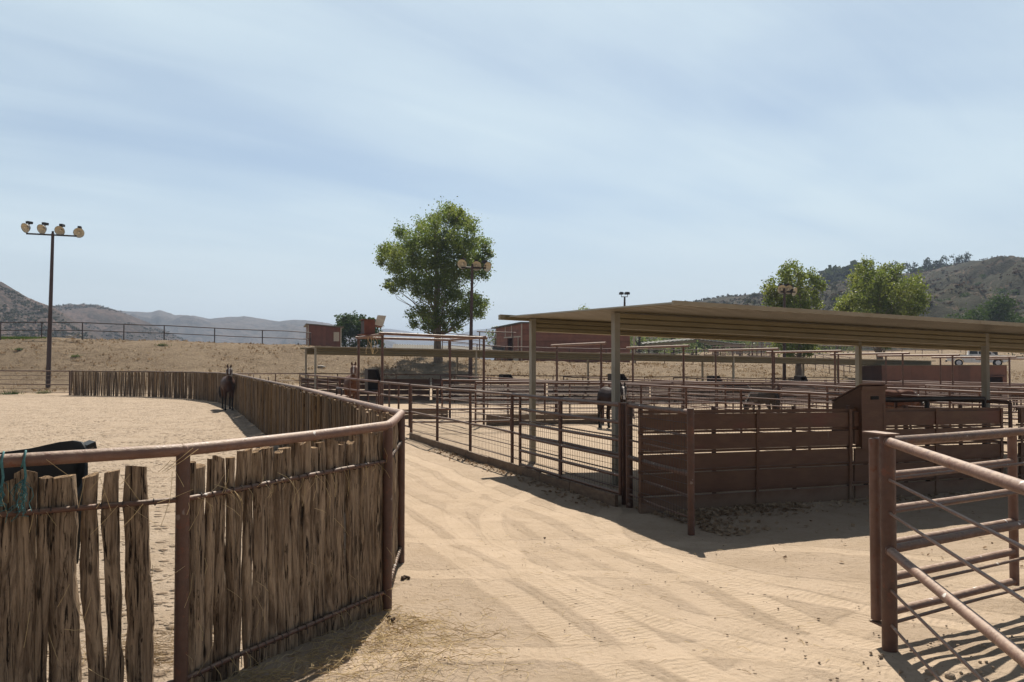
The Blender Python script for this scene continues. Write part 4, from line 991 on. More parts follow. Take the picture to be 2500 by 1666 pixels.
shelter('long low tan pen shelter at the far pens, in front of the bank', 33.6, 37.0, .75, 45.6, 9.12, 2.93, .0158, .25, .9, .3, .2, .36, 'roof', 'shaded_tan')
# far gable shelter and low grey roof beyond the bank
t = thing('gable_shelter', 'far open hay shelter with a shallow gable roof, among the willows', 'shelter', onG(1695, 104)); Y = 104
e0, pk, e1 = at(1569, 841, Y), at(1700, 830, Y), at(1818, 843, Y); dv = Vector((1.2, 9, .4)); mb = MB()
for (p, q) in ((e0, pk), (pk, e1)):
    n = 24; prev = None
    for i in range(n):
        u, v = p.lerp(q, i / n), p.lerp(q, (i + 1) / n); h = Vector((0, 0, .12 if i % 2 else .06)); mb.extrude([u, v, v + h, u + h], dv)
mb.obj('roof', M['roof_grey'], t); mb = MB()
for (p, q) in ((e0, pk), (pk, e1)): mb.extrude([p + Vector((.4, .1, -.35)), q + Vector((0, .1, -.35)), q + Vector((0, .1, -.02)), p + Vector((.4, .1, -.02))], Vector((0, .2, 0)))
mb.obj('truss', M['tan'], t)
for px in (1584, 1645, 1700, 1752, 1806):
    for dy in (.3, 8.5): p = at(px, 860, Y + dy); g_ = gz(p.x, p.y); mb = MB(); mb.box((p.x, p.y, (g_ + pk.z - .9) / 2), (.2, .2, pk.z - .9 - g_), None); mb.obj('post', M['bark_dark'], t)
t = thing('low_shelter', 'low grey corrugated roof showing over the bank behind the cottonwood trunk', 'shelter', onG(1080, 88)); Y = 88
mb = MB(); n = 90
for i in range(n):
    px0 = lerp(960, 1232, i / n); px1 = lerp(960, 1232, (i + 1) / n); f = lambda p: lerp(842, 850, (p - 960) / 272); u, v = at(px0, f(px0), Y), at(px1, f(px1), Y); h = Vector((0, 0, .10 if i % 2 else .04)); mb.extrude([u, v, v + h, u + h], (0, -1.0, -.52)); 
mb.obj('roof', M['roof_grey'], t)
mb = MB(); u, v = at(952, 856, Y - 1.1), at(1232, 862, Y - 1.1); mb.extrude([u, v, v + Vector((0, 0, .28)), u + Vector((0, 0, .28))], (0, .15, 0)); mb.obj('beam', M['tan'], t)
for px in (966, 1060, 1150, 1225): p = at(px, 860, Y - .9); g_ = gz(p.x, p.y); mb = MB(); mb.box((p.x, p.y, (g_ + p.z) / 2 - .1), (.12, .12, p.z - g_ + .2)); mb.obj('post', M['tan_post'], t)

# ------------------------------------------------------------------ barn and shed
Y = 84; c0 = at(1275, 886, Y); gB = gz(c0.x, Y) - .15
t = thing('barn', 'long red wooden barn with pale battens and an open dark doorway', 'barn', (c0.x, Y, gB))
zt = at(1275, 790, Y).z; wd = Vector((1, .03, 0)).normalized(); ld = Vector((-.44, .90, 0)).normalized(); L, Wd = 11.4, 6.6; o = Vector((c0.x, Y, 0)); ztl = zt - .30
mb = MB()
mb.extrude([o + Vector((0, 0, gB - .4)), o + wd * L + Vector((0, 0, gB - .4)), o + wd * L + Vector((0, 0, zt)), o + Vector((0, 0, zt))], -Vector((wd.y, -wd.x, 0)) * -.12); mb.obj('long_wall', M['barn'], t)
# end wall with a doorway
dn0, dn1, dz = .30, .56, 2.75
mb = MB()
def endq(f0, f1, z0, z1, z2=None): a_, b_ = o + ld * Wd * f0, o + ld * Wd * f1; mb.extrude([a_ + Vector((0, 0, z0)), b_ + Vector((0, 0, z0)), b_ + Vector((0, 0, z2 if z2 else z1)), a_ + Vector((0, 0, z1))], wd * .12)
lz = lambda f: lerp(zt, ztl, f)
endq(.002, dn0, gB - .4, lz(0), lz(dn0)); endq(dn1, 1, gB - .4, lz(dn1), lz(1)); endq(dn0, dn1, gB + dz, lz(dn0), lz(dn1)); mb.obj('end_wall', M['barn'], t)
mb = MB(); b_ = o + ld * Wd + wd * .1; mb.extrude([b_ + Vector((0, 0, gB - .4)), b_ + wd * L + Vector((0, 0, gB - .4)), b_ + wd * L + Vector((0, 0, ztl)), b_ + Vector((0, 0, ztl))], ld * -.1); mb.obj('back_wall', M['barn'], t)
mb = MB(); r0 = [o - ld * .3 - wd * .35 + Vector((0, 0, zt + .02)), o - ld * .3 + wd * (L + .3) + Vector((0, 0, zt + .02)), o + ld * (Wd + .5) + wd * (L + .3) + Vector((0, 0, ztl + .0)), o + ld * (Wd + .5) - wd * .35 + Vector((0, 0, ztl + .0))]
mb.extrude(r0, (0, 0, .13)); mb.obj('roof', M['roof_grey'], t)
mb = MB()
for k in range(8): p = o + wd * (.03 + k * 1.69) ; n_ = Vector((wd.y, -wd.x, 0)); mb.box(p + n_ * .02 + Vector((0, 0, (gB + zt) / 2)), (.22, .05, zt - gB), wd)
for f in (.02, .38, .62, .985): p = o + ld * Wd * f - wd * .02; mb.box(p + Vector((0, 0, (gB + (dz if False else 0) + lz(f)) / 2 if f in (.02, .985) else (gB + dz + lz(f)) / 2 + .1)), (.13, .03, (lz(f) - gB) if f in (.02, .985) else (lz(f) - gB - dz - .2)), ld)
mb.box(o + ld * Wd * .36 - wd * .03 + Vector((0, 0, gB + dz + .08)), (Wd * .62, .05, .12), ld); mb.obj('batten', M['cream'], t)
dr = MB(); dr.box(o + ld * Wd * .20 - wd * .07 + Vector((0, 0, gB + dz / 2)), (Wd * .2, .05, dz - .05), ld); dd = dr.obj('sliding_door', M['barn'], t)
mb = MB()
for f in (.11, .29): mb.box(o + ld * Wd * f - wd * .105 + Vector((0, 0, gB + dz / 2)), (.10, .025, dz), ld)
mb.box(o + ld * Wd * .20 - wd * .105 + Vector((0, 0, gB + .5)), (Wd * .16, .02, .7), ld); mb.obj('door_frame', M['cream'], dd)

Y = 90; p0 = at(752, 890, Y); p1 = at(832, 890, Y + .8); gS = gz((p0.x + p1.x) / 2, Y) - .1; dep = Vector((-.75, 2.2, 0)); zt0 = at(752, 793, Y).z; zt1 = at(832, 800, Y).z
t = thing('shed', 'small red brown shed with a flat pale roof on the bank top', 'shed', (p0.x, Y, gS))
def q(p, z): return Vector((p.x, p.y, z))
mb = MB(); mb.extrude([q(p0, gS - .3), q(p1, gS - .3), q(p1, zt1), q(p0, zt0)], (dep.x * .05, dep.y * .05, 0))
mb.extrude([q(p0, gS - .3), q(p0 + dep, gS - .3), q(p0 + dep, zt0 - .12), q(p0, zt0)], (p1 - p0).normalized() * .05)
mb.extrude([q(p1, gS - .3), q(p1 + dep, gS - .3), q(p1 + dep, zt1), q(p1, zt1)], (p0 - p1).normalized() * .05); mb.extrude([q(p0 + dep, gS - .3), q(p1 + dep, gS - .3), q(p1 + dep, zt1), q(p0 + dep, zt0)], dep * -.03); mb.obj('wall', M['shed'], t)
d_ = (p1 - p0).normalized(); n_ = Vector((d_.y, -d_.x, 0))
mb = MB(); mb.extrude([q(p0 - d_ * .25 + n_ * .45, zt0 + .03), q(p1 + d_ * .35 + n_ * .45, zt1 + .03), q(p1 + d_ * .35 + dep * 1.08, zt1 - .05), q(p0 - d_ * .35 + dep * 1.1, zt0 - .18)], (0, 0, .09)); mb.obj('roof', M['roof'], t)
mb = MB(); c = p0.lerp(p1, .86); c.z = 0; mb.box(q(c + n_ * .03, gS + 1.75), (.62, .03, 1.05), d_); mb.obj('white_board', M['cream'], t)
mb = MB()
for (pp, zt_) in ((p0, zt0), (p1, zt1), (p0 + dep, zt0 - .12)): mb.box(q(pp + n_ * .02, (gS + zt_) / 2), (.12, .06, zt_ - gS), d_)
mb.obj('corner_post', M['cream'], t)
for f in (.30, .55): mb = MB(); cc = p0.lerp(p1, f); mb.box(q(cc + n_ * .03, gS + 1.25), (.9, .03, 2.3), d_); mb.obj('door', M['shed'], t)
b = onG(722, 79); t = thing('water_pump', 'small dark pump with an upright pipe by the shed', 'pump', b); mb = MB()
mb.ball(b + Vector((-.2, 0, .16)), .2, 8, 6, .3, .8); mb.tube([b + Vector((-.2, 0, .18)), b + Vector((.2, 0, .22))], .08, 6); mb.obj('body', M['steel_black'], t); mb = MB(); mb.tube([b + Vector((.26, 0, -.1)), b + Vector((.24, 0, .42))], .05, 6); mb.obj('pipe', M['steel_black'], t)
# long brown shed on the right
Y = 57; z1 = at(2160, 893, Y).z; p0 = at(2153, 893, Y); p1 = at(2458, 892, Y + 1.); g0_ = -1.2
t = thing('storage_shed', 'long brown sheet metal shed with a low dark opening, below the pickup', 'shed', (p0.x, Y, g0_)); d_ = (p1 - p0); d_.z = 0; Ls = d_.length; d_.normalize(); n_ = Vector((d_.y, -d_.x, 0))
oa, ob = .845, .965; zo, zo2 = at(2430, 942, Y).z, at(2430, 921, Y).z
mb = MB()
def wq(f0, f1, za, zb): mb.extrude([q(p0 + d_ * Ls * f0, za), q(p0 + d_ * Ls * f1, za), q(p0 + d_ * Ls * f1, zb), q(p0 + d_ * Ls * f0, zb)], -n_ * .06)
wq(0, oa, g0_, z1); wq(ob, 1, g0_, z1); wq(oa, ob, zo2, z1); mb.obj('front_wall', M['brown_metal'], t)
mb = MB()
for pp in (p0 + d_ * .01, p1 - d_ * .07): mb.extrude([q(pp - n_ * .07, g0_), q(pp - n_ * 3, g0_), q(pp - n_ * 3, z1 - .05), q(pp - n_ * .07, z1 - .002)], d_ * .06)
mb.extrude([q(p0 - n_ * 3.07, g0_), q(p1 - n_ * 3.07, g0_), q(p1 - n_ * 3.07, z1 - .06), q(p0 - n_ * 3.07, z1 - .06)], -n_ * .05); mb.obj('side_wall', M['brown_metal'], t)
mb = MB(); mb.extrude([q(p0 + n_ * .06 - d_ * .05, z1 + .003), q(p1 + n_ * .06 + d_ * .05, z1 + .003), q(p1 - n_ * 3.2 + d_ * .05, z1 - .03), q(p0 - n_ * 3.2 - d_ * .05, z1 - .03)], (0, 0, .05)); mb.obj('roof', M['roof'], t)
mb = MB(); a_, b_ = p0 + d_ * Ls * (oa - .01), p0 + d_ * Ls * (ob + .005); mb.extrude([q(a_ + n_ * .01, zo2 + .09), q(b_ + n_ * .01, zo2 + .09), q(b_ + n_ * .25, zo2), q(a_ + n_ * .25, zo2)], (0, 0, .04)); mb.obj('awning', M['brown_metal'], t)

# ------------------------------------------------------------------ feeders and boxes
def feed_box(label, c, w=.75, d=.65, h=.62, z=1.25, yaw=0., m='steel_black'):
    """hopper with an open face and a sloped side, hung on the fence"""
    t = thing('feed_box', label, 'feeder', V3(c), 'black steel feed boxes on the fences'); x = Vector((math.cos(yaw), math.sin(yaw), 0)); y = Vector((-x.y, x.x, 0)); o = V3(c, z)
    prof = [(-w / 2, 0), (w / 2, 0), (w / 2, h * .42), (w * .24, h), (-w / 2, h)]
    mb = MB(); k = .025
    mb.extrude([o + x * a + Vector((0, 0, b)) + y * (d / 2) for (a, b) in prof], y * k)
    for i in range(5):
        a, b = prof[i], prof[(i + 1) % 5]; u, v = o + x * a[0] + Vector((0, 0, a[1])), o + x * b[0] + Vector((0, 0, b[1])); ctr = o + Vector((0, 0, h * .5)); nn = ((u + v) / 2 - ctr).normalized() * -k
        mb.extrude([u, v, v + nn, u + nn], y * (d / 2) if False else y * d * .5); mb.extrude([u - y * d * .5, v - y * d * .5, v - y * d * .5 + nn, u - y * d * .5 + nn], y * d * .5)
    mb.obj('hopper', M[m], t)
    mb = MB()
    for s in (-1, 1): mb.tube([o + x * s * w * .3 + y * d * .3, V3(c + Vector(((x * s * w * .3 + y * d * .3).x, (x * s * w * .3 + y * d * .3).y)), -.2)], .03, 6)
    mb.obj('stand', M['pipe_far'], t); return t
def q2(px, Y): return Vector(((px - CX) / FL * Y, Y))
feed_box('tall black feed box standing beside the chestnut horse', q2(912, 35), .62, .7, .95, .9, .35)
feed_box('black sloped feed box on the far fence, left of the near roof post', q2(1236, 47), .72, .6, .42, 1.18, .35)
feed_box('black feed box on the far fence behind the second alley arch', q2(1744, 50), .70, .6, .48, 1.2, .35)
feed_box('black feed box on the far fence beside the right lamp pole', q2(1955, 52), .60, .6, .48, 1.25, .35)
feed_box('black feed box behind the head of the dark horse at the roof post', q2(1508, 43), .9, .6, .55, 1.2, .35)
# kick boards along the foot of the alley fences
for (a, b0, b1, lab) in ((16.0, 3.75, 8.2, 'brown plank kick board at the foot of the near alley fence'), (19.75, .4, 3.6, 'brown plank kick board at the foot of the far alley fence')):
    t = thing('kick_board', lab, 'board', V3(AB(a, b0)), 'kick boards of the alley fences'); ax = (BX.x, BX.y, -.016)
    for (z0, z1) in ((-.05, .16), (.175, .36)): mb = MB(); mb.box(V3(AB(a - .06, (b0 + b1) / 2), (z0 + z1) / 2), (b1 - b0, .04, z1 - z0), ax); mb.obj('plank', M['concrete'], t)
# open box on the left arch beam
c = AB(18.2, .15); z = gz(*c) + 3.075; o = Vector((c.x, c.y, z)); ax = Vector((AX.x, AX.y, 0)); bx = Vector((BX.x, BX.y, 0))
t = thing('nest_box', 'red brown wooden box with its pale lid propped open, on top of the arch frame', 'box', o); mb = MB(); w, d, h = .38, .52, .50
mb.box(o + Vector((0, 0, .012)), (w + .25, d + .15, .024), bx)
mb.box(o - ax * (d / 2 - .012) + Vector((0, 0, .024 + h / 2)), (w, .024, h), bx); mb.box(o + ax * (d / 2 - .012) + Vector((0, 0, .024 + h / 2)), (w, .024, h), bx)
mb.box(o + bx * (w / 2 - .012) + Vector((0, 0, .024 + h * .32)), (.024, d - .05, h * .64), bx)
mb.box(o - bx * .02 + Vector((0, 0, .024 + h + .012)), (w + .1, d + .05, .022), bx); mb.obj('body', M['redbrown'], t)
mb = MB(); mb.box(o - bx * (w / 2 - .012) + Vector((0, 0, .024 + h / 2)), (.02, d - .05, h - .04), bx); mb.obj('screen', M['pipe_dark'], t)
hp = o + bx * (w / 2) + Vector((0, 0, h * .66)); mb = MB()
mb.extrude([hp - ax * .2, hp + ax * .2, hp + ax * .2 + bx * .28 + Vector((0, 0, -.06)), hp - ax * .2 + bx * .28 + Vector((0, 0, -.06))], Vector((0, 0, .025))); mb.obj('tray', M['redbrown'], t)
mb = MB(); h2 = hp - ax * .2 + Vector((0, 0, .03)); uv = (bx * .34 + ax * .25 + Vector((0, 0, .9))).normalized(); mb.extrude([h2, h2 + bx * .29 - Vector((0, 0, .07)), h2 + bx * .29 - Vector((0, 0, .07)) + uv * .44, h2 + uv * .38], ax * .02); mb.obj('lid', M['cream'], t)
t = thing('twine', 'loose straw coloured twine hanging from the box on the arch', 'twine', o); mb = MB()
for k in range(7):
    p = o + bx * R.uniform(0, .3) + Vector((0, 0, -.02)); pth = [p]
    for j in range(5): p = p + Vector((R.gauss(0, .05), R.gauss(0, .05), -.13)); pth.append(p)
    mb.tube(pth, .008, 4)
mb.obj('strand', M['straw'], t)
# black trough hung inside the stake fence
R.seed(3)
pa, pb = Vector((-3.9, 4.0)), Vector((-2.72, 5.08)); d = (pb - pa).normalized(); n = Vector((-d.y, d.x)); t = thing('feed_trough', 'black plastic feed trough hung inside the stake fence at the left', 'trough', (pb.x, pb.y, .8))
def tq(s, w, z): p = pa + d * s + n * w; return Vector((p.x, p.y, z))
L = (pb - pa).length; rings = []
mb = MB()
# shell: back wall, rounded end, front wall, floor
path = [(0, .20), (L - .25, .20), (L - .10, .18), (L - .03, .12), (L, .03), (L, -.08), (L - .02, -.17), (L - .1, -.22), (0, -.22)]
zt_ = [1.44, 1.56, 1.59, 1.60, 1.595, 1.56, 1.42, 1.25, 1.1]
top = [tq(s, w, z) for (s, w), z in zip(path, zt_)]; bot = [tq(s * .99 - .02, w * .7, .86) for (s, w) in path]
nn_ = len(path); ti = [tq(s - .012, w * .9, z) for (s, w), z in zip(path, zt_)]; bi = [tq(s * .99 - .04, w * .62, .88) for (s, w) in path]
mb.add(top + bot, [(i, i + 1, nn_ + i + 1, nn_ + i) for i in range(nn_ - 1)], True); mb.add(ti + bi, [(i + 1, i, nn_ + i, nn_ + i + 1) for i in range(nn_ - 1)], True)
mb.add(top + ti, [(i + 1, i, nn_ + i, nn_ + i + 1) for i in range(nn_ - 1)], True); mb.add(bot, [tuple(range(nn_))]); mb.obj('shell', M['black'], t)
mb = MB(); mb.extrude([tq(L, .08, 1.58), tq(L + .05, .08, 1.60), tq(L + .075, .08, 1.48), tq(L + .06, .08, 1.47), tq(L + .04, .08, 1.57), tq(L, .08, 1.55)], Vector((-n.x, -n.y, 0)) * .14); mb.obj('hook', M['black'], t)
# twine on the near rail
for (px, lab, ln) in ((62, 'frayed teal twine tied round the rail, longer right hand piece', .30), (8, 'frayed teal twine tied round the rail at the left picture edge', .2)):
    q_ = (px - CX) / FL; dd = SP[1] - SP[0]; f = (q_ * SP[0].y - SP[0].x) / (dd.x - q_ * dd.y); c = SP[0].lerp(SP[1], f); c.z = gz(c.x, c.y) + 1.57; u = dd.normalized(); nn = Vector((u.y, -u.x, 0)); t = thing('twine', lab, 'twine', c); mb = MB()
    mb.tube([c + nn * math.cos(a) * .043 + Vector((0, 0, math.sin(a) * .043)) + u * .01 * math.sin(a) for a in [x * .42 for x in range(16)]], .0055, 5); mb.obj('loop', M['twine'], t); mb = MB()
    mb.tube([c + nn * .043, c + nn * .046 + Vector((0, 0, -.09)) + u * .01, c + nn * .05 + Vector((0, 0, -.15))], .007, 5)
    for k in range(26):
        p = c + nn * .05 + Vector((0, 0, -.10 - R.random() * ln * .6)) + u * R.gauss(-.005, .010); pth = [p]
        for j in range(4): p = p + Vector((R.gauss(0, .014), R.gauss(0, .008), R.gauss(-.018, .016))) + u * R.gauss(-.003, .007); pth.append(p)
        mb.tube(pth, .0022, 3)
    mb.obj('frayed_end', M['twine'], t)
# branch, log
b = onG(178, 67.3); mb = MB(); mb.tube([at(161, 823, 67), at(170, 821, 67), at(179, 823, 67), at(191, 814, 67.2)], [.07, .08, .07, .04], 6); mb.tube([at(195, 817, 67), at(196, 821, 67)], .09, 6); tag(mb.obj('branch', M['white_wood']), 'bleached white bent branch lying by the ridge fence', 'branch')
b = onG(785, 63.5); mb = MB(); mb.tube([b + Vector((-.3, 0, .08)), b + Vector((0, 0, .08)), b + Vector((.35, -.15, .04))], [.09, .09, .05], 8); tag(mb.obj('log', M['white_wood']), 'short pale log lying on the bank behind the shelter end post', 'log')
# ------------------------------------------------------------------ lamp poles
def lamp_head(t, c, face, s=1.):
    """dish floodlight: housing > lens, with a ballast box over it"""
    f = Vector(face).normalized(); x = f.cross(Vector((0, 0, 1))).normalized(); y = x.cross(f); prof = [(-.30, .10), (-.26, .17), (-.12, .27), (.04, .35), (.07, .37)]; rings = []
    for (d, r) in prof: rings.append([c + f * d * s + (x * math.cos(a) + y * math.sin(a)) * r * s for a in [k * 2 * math.pi / 14 for k in range(14)]])
    mb = MB(); mb.loft(rings, False); mb.add(rings[0], [tuple(range(14))]); ho = mb.obj('lamp_head', M['steel_black'], t)
    mb = MB(); inner = [[c + f * (d * s - .01) + (x * math.cos(a) + y * math.sin(a)) * r * s * .97 for a in [k * 2 * math.pi / 14 for k in range(14)]] for (d, r) in ((.065, .365), (.0, .33), (-.12, .24), (-.2, .06))]
    mb.loft(inner, False); mb.add(inner[-1], [tuple(reversed(range(14)))]); mb.ball(c - f * .06 * s, .09 * s, 8, 6); mb.obj('reflector', M['lamp_in'], ho)
    mb = MB(); b = c - f * .30 * s + Vector((0, 0, .30 * s)); mb.box(b, (.42 * s, .22 * s, .17 * s), (f.x, f.y, 0)); mb.tube([b, c - f * .2 * s], .05 * s, 6); mb.obj('ballast', M['steel_black'], ho)
def lamp_pole(label, base, h, r0, r1, arm, heads, lean=0.):
    t = thing('floodlight_pole', label, 'lamp pole', base, 'arena floodlight poles'); top = base + Vector((lean, 0, h)); mb = MB()
    mb.tube([base + Vector((0, 0, -.5)), base.lerp(top, .33), base.lerp(top, .66), top], [r0, lerp(r0, r1, .33), lerp(r0, r1, .66), r1], 12); mb.obj('pole', M['pole'], t)
    ad = Vector(arm[1]).normalized(); mb = MB(); mb.tube([top + ad * arm[0][0] + Vector((0, 0, -.12)), top + ad * arm[0][1] + Vector((0, 0, -.12))], .06, 8); mb.tube([top, top + Vector((0, 0, .15))], r1 * .8, 8); mb.obj('crossarm', M['steel_black'], t)
    for (s, face, dz) in heads:
        c = top + ad * s + Vector((0, 0, dz)); lamp_head(t, c, face)
    return t
b = onG(118, 57); top = at(129, 570, 57)
lamp_pole('tall dark lamp pole with four dish floodlights at the left, by the pipe fence', b, top.z - b.z, .165, .10, ((-1.9, 1.7), (1, 0, -.05)), [(-1.95, (-.35, -1, -.45), .30), (-.78, (-.25, -1, -.45), .27), (.52, (.05, -1, -.45), .22), (1.88, (.35, -1, -.4), .14)], top.x - b.x)
b = onG(1148, 57); top = at(1153, 650, 57)
lamp_pole('dark lamp pole with three dish floodlights in front of the tall cottonwood', b, top.z - b.z, .15, .09, ((-.8, 1.0), (1, .25, 0)), [(-.72, (-.25, -1, -.3), .12), (.30, (.15, -1, -.3), .02), (1.08, (.75, -.8, -.35), -.02)], top.x - b.x)
b = onG(1914, 60); top = at(1915, 709, 60)
lamp_pole('grey lamp pole with three dish floodlights in front of the loose right cottonwood', b, top.z - b.z, .14, .09, ((-.3, .95), (1, .3, 0)), [(-.22, (.0, -1, -.2), .05), (.35, (.2, -1, -.3), .05), (.85, (.75, -.8, -.4), -.08)], top.x - b.x)
b = onG(1524, 92); t = thing('floodlight_pole', 'slender pole with two box floodlights rising behind the near shelter roof', 'lamp pole', b, 'arena floodlight poles'); tp = at(1525, 726, 92); mb = MB(); mb.tube([b, tp], [.28, .10], 10); mb.obj('pole', M['pole'], t)
mb = MB(); mb.tube([at(1517, 717, 92), at(1517, 725, 92), at(1532, 725, 92), at(1532, 717, 92)], .05, 6); mb.obj('bracket', M['pole'], t)
for (px, w) in ((1517, .44), (1531, .55)): mb = MB(); c = at(px, 717, 92); mb.box(c, (w, .5, .24), (1, .1, 0), None); mb.box(c + Vector((0, 0, .14)), (w * .7, .4, .06)); mb.obj('lamp_head', M['steel_black'], t)

# ------------------------------------------------------------------ horses
def horse_mat(name):
    m, g, bs = new_mat(name); a = g.new('ShaderNodeAttribute'); a.attribute_name = 'coat'
    co = g.co('Object'); hs = g.new('ShaderNodeHueSaturation'); g.put(hs.inputs['Color'], a.outputs['Color']); g.put(hs.inputs['Value'], g.m('MULTIPLY_ADD', g.noise(co, 3.5, 5, .6), .7, .62))
    g.put(bs.inputs['Base Color'], hs.outputs[0]); bs.inputs['Roughness'].default_value = .58; bs.inputs['Specular IOR Level'].default_value = .14
    g.put(bs.inputs['Normal'], g.bump(g.noise(co, 40, 3, .6), .002)); return m
M['horse'] = horse_mat('horse coat')
M['hair'] = simple('dark horse hair', (.012, .009, .008), (.03, .02, .016), 30, .6, .003, (1, 1, .2))
M['hair_red'] = simple('red horse hair', (.20, .09, .045), (.13, .055, .03), 30, .6, .003, (1, 1, .2))
M['halter'] = simple('pale halter', (.30, .26, .22), (.22, .19, .16), 20, .6, 0)
def oval(c, t, hh, hw, side, n=14):
    """ring across direction t; side is the left-right axis"""
    t = t.normalized(); u = side.cross(t).normalized(); s = t.cross(u).normalized()
    return [c + s * math.cos(a) * hw + u * math.sin(a) * hh for a in [k * 2 * math.pi / n for k in range(n)]]
def horse(label, pos, yaw, scale, coat, leg, pose='stand', neck_yaw=0., blaze=None, hairm='hair', halter=False, tail_swing=0.):
    t = thing('horse', label, 'horse', pos, 'horses standing in the pens'); Y_ = Vector((0, 1, 0)); mb = MB()
    tor = [(-.90, 1.26, .10, .09), (-.84, 1.24, .20, .17), (-.70, 1.20, .30, .25), (-.48, 1.17, .33, .285), (-.2, 1.14, .325, .29), (.1, 1.12, .345, .295), (.35, 1.14, .37, .27), (.55, 1.13, .34, .235), (.70, 1.10, .25, .18), (.78, 1.08, .12, .10)]
    rings = []
    for i, (x, z, hh, hw) in enumerate(tor):
        a = tor[max(0, i - 1)]; b = tor[min(len(tor) - 1, i + 1)]; rings.append(oval(Vector((x, 0, z)), Vector((b[0] - a[0], 0, b[1] - a[1])), hh, hw, Y_))
    mb.loft(rings)
    cy, sy = math.cos(neck_yaw), math.sin(neck_yaw)
    def nk(x, z, y=0.): return Vector((.55 + (x - .55) * cy - y * sy, (x - .55) * sy + y * cy, z))
    side = Vector((-sy, cy, 0))
    if pose == 'graze':
        neck = [(.42, 1.18, .33, .17), (.66, 1.08, .26, .14), (.88, .90, .20, .115), (1.08, .68, .155, .095), (1.20, .52, .125, .085)]
        head = [(1.16, .56, .11, .085), (1.24, .46, .145, .10), (1.31, .33, .135, .095), (1.36, .20, .095, .072), (1.39, .10, .085, .068), (1.40, .04, .06, .05)]
        ears = [((1.14, .60), (1.10, .72))]
    elif pose == 'low':
        neck = [(.40, 1.22, .33, .17), (.62, 1.28, .26, .14), (.84, 1.36, .20, .115), (1.04, 1.44, .155, .095), (1.14, 1.48, .13, .085)]
        head = [(1.10, 1.50, .12, .085), (1.20, 1.42, .15, .10), (1.31, 1.30, .135, .095), (1.40, 1.18, .095, .072), (1.45, 1.11, .085, .068), (1.48, 1.06, .06, .05)]
        ears = [((1.08, 1.56), (1.10, 1.72))]
    else:
        neck = [(.38, 1.24, .34, .18), (.58, 1.36, .28, .15), (.76, 1.53, .215, .12), (.90, 1.68, .165, .10), (.98, 1.78, .135, .09)]
        head = [(.94, 1.82, .115, .088), (1.02, 1.75, .15, .105), (1.10, 1.61, .14, .10), (1.165, 1.47, .10, .075), (1.20, 1.38, .088, .07), (1.215, 1.32, .06, .052)]
        ears = [((.93, 1.88), (.95, 2.05))]
    for L in (neck, head):
        rings = []
        for i, (x, z, hh, hw) in enumerate(L):
            a = L[max(0, i - 1)]; b = L[min(len(L) - 1, i + 1)]; rings.append(oval(nk(x, z), nk(b[0], b[1]) - nk(a[0], a[1]), hh, hw, side))
        mb.loft(rings)
    for ((x, z), (x2, z2)) in ears:
        for s in (-1, 1): mb.tube([nk(x, z, s * .05), nk((x + x2) / 2, (z + z2) / 2, s * .075), nk(x2, z2, s * .07)], [.045, .042, .012], 8)
    # brow and nostril bulges
    for s in (-1, 1):
        h1, h2 = head[1], head[4]; mb.ball(nk(h1[0] + .05, h1[1] + .0, s * .088), .034, 8, 6); mb.ball(nk(h2[0], h2[1], s * .05), .034, 8, 6)
    fl = [(.47, 1.05, .17, .11), (.49, .88, .115, .09), (.48, .70, .075, .07), (.47, .56, .060, .060), (.475, .50, .062, .058), (.47, .44, .044, .044), (.47, .27, .036, .036), (.475, .20, .044, .04), (.50, .12, .036, .036), (.53, .075, .048, .05), (.55, .0, .066, .06)]
    hl = [(-.58, 1.10, .22, .15), (-.52, .92, .185, .125), (-.55, .76, .12, .09), (-.64, .63, .085, .065), (-.71, .54, .07, .055), (-.725, .46, .052, .046), (-.71, .30, .040, .038), (-.70, .21, .047, .042), (-.67, .12, .037, .037), (-.64, .075, .048, .05), (-.62, .0, .066, .06)]
    for (L, ys, shifts) in ((fl, .145, (.03, -.05)), (hl, .15, (.06, -.10))):
        for s, dx in zip((1, -1), shifts):
            rings = []
            for i, (x, z, rx, ry) in enumerate(L):
                k = 1 - z / 1.1; rings.append([Vector((x + dx * k + rx * math.cos(a), s * ys + s * .0 + ry * math.sin(a), z)) for a in [q_ * 2 * math.pi / 10 for q_ in range(10)]])
            mb.loft(rings)
    tmp = mb.obj('body_build', None); mo = tmp.modifiers.new('r', 'REMESH'); mo.mode = 'VOXEL'; mo.voxel_size = .021; sm = tmp.modifiers.new('s', 'SMOOTH'); sm.factor = .5; sm.iterations = 4
    dg = bpy.context.evaluated_depsgraph_get(); me = bpy.data.meshes.new_from_object(tmp.evaluated_get(dg)); old = tmp.data; bpy.data.objects.remove(tmp); bpy.data.meshes.remove(old)
    me.name = 'horse_body'; ca = me.color_attributes.new('coat', 'FLOAT_COLOR', 'POINT'); cols = []
    hd0, hd1 = nk(*head[0][:2]), nk(*head[-1][:2]); ax_ = (hd1 - hd0).normalized(); frontn = side.cross(ax_).normalized()
    if frontn.dot(Vector((cy, sy, .3))) < 0: frontn = -frontn
    for v in me.vertices:
        p = v.co; c = Vector(coat)
        if p.z < .62 and p.x < 1.0: c = c.lerp(Vector(leg), sstep((.66 - p.z) / .2))
        h_ = p - hd0; al = h_.dot(ax_); L_ = (hd1 - hd0).length
        if p.x * 1 > .7 and -.05 < al < L_ + .1 and (p - (hd0 + ax_ * al)).length < .2:
            c = c.lerp(Vector(leg) * .9 + c * .1, sstep((al - L_ * .8) / .12) * .7)
            if blaze and h_.dot(frontn) > .045 and abs(h_.dot(side)) < .03 * (1 - .25 * math.sin(al * 9)) and blaze[0] * L_ < al < blaze[1] * L_: c = Vector((.68, .62, .57))
        cols += [c.x, c.y, c.z, 1.]
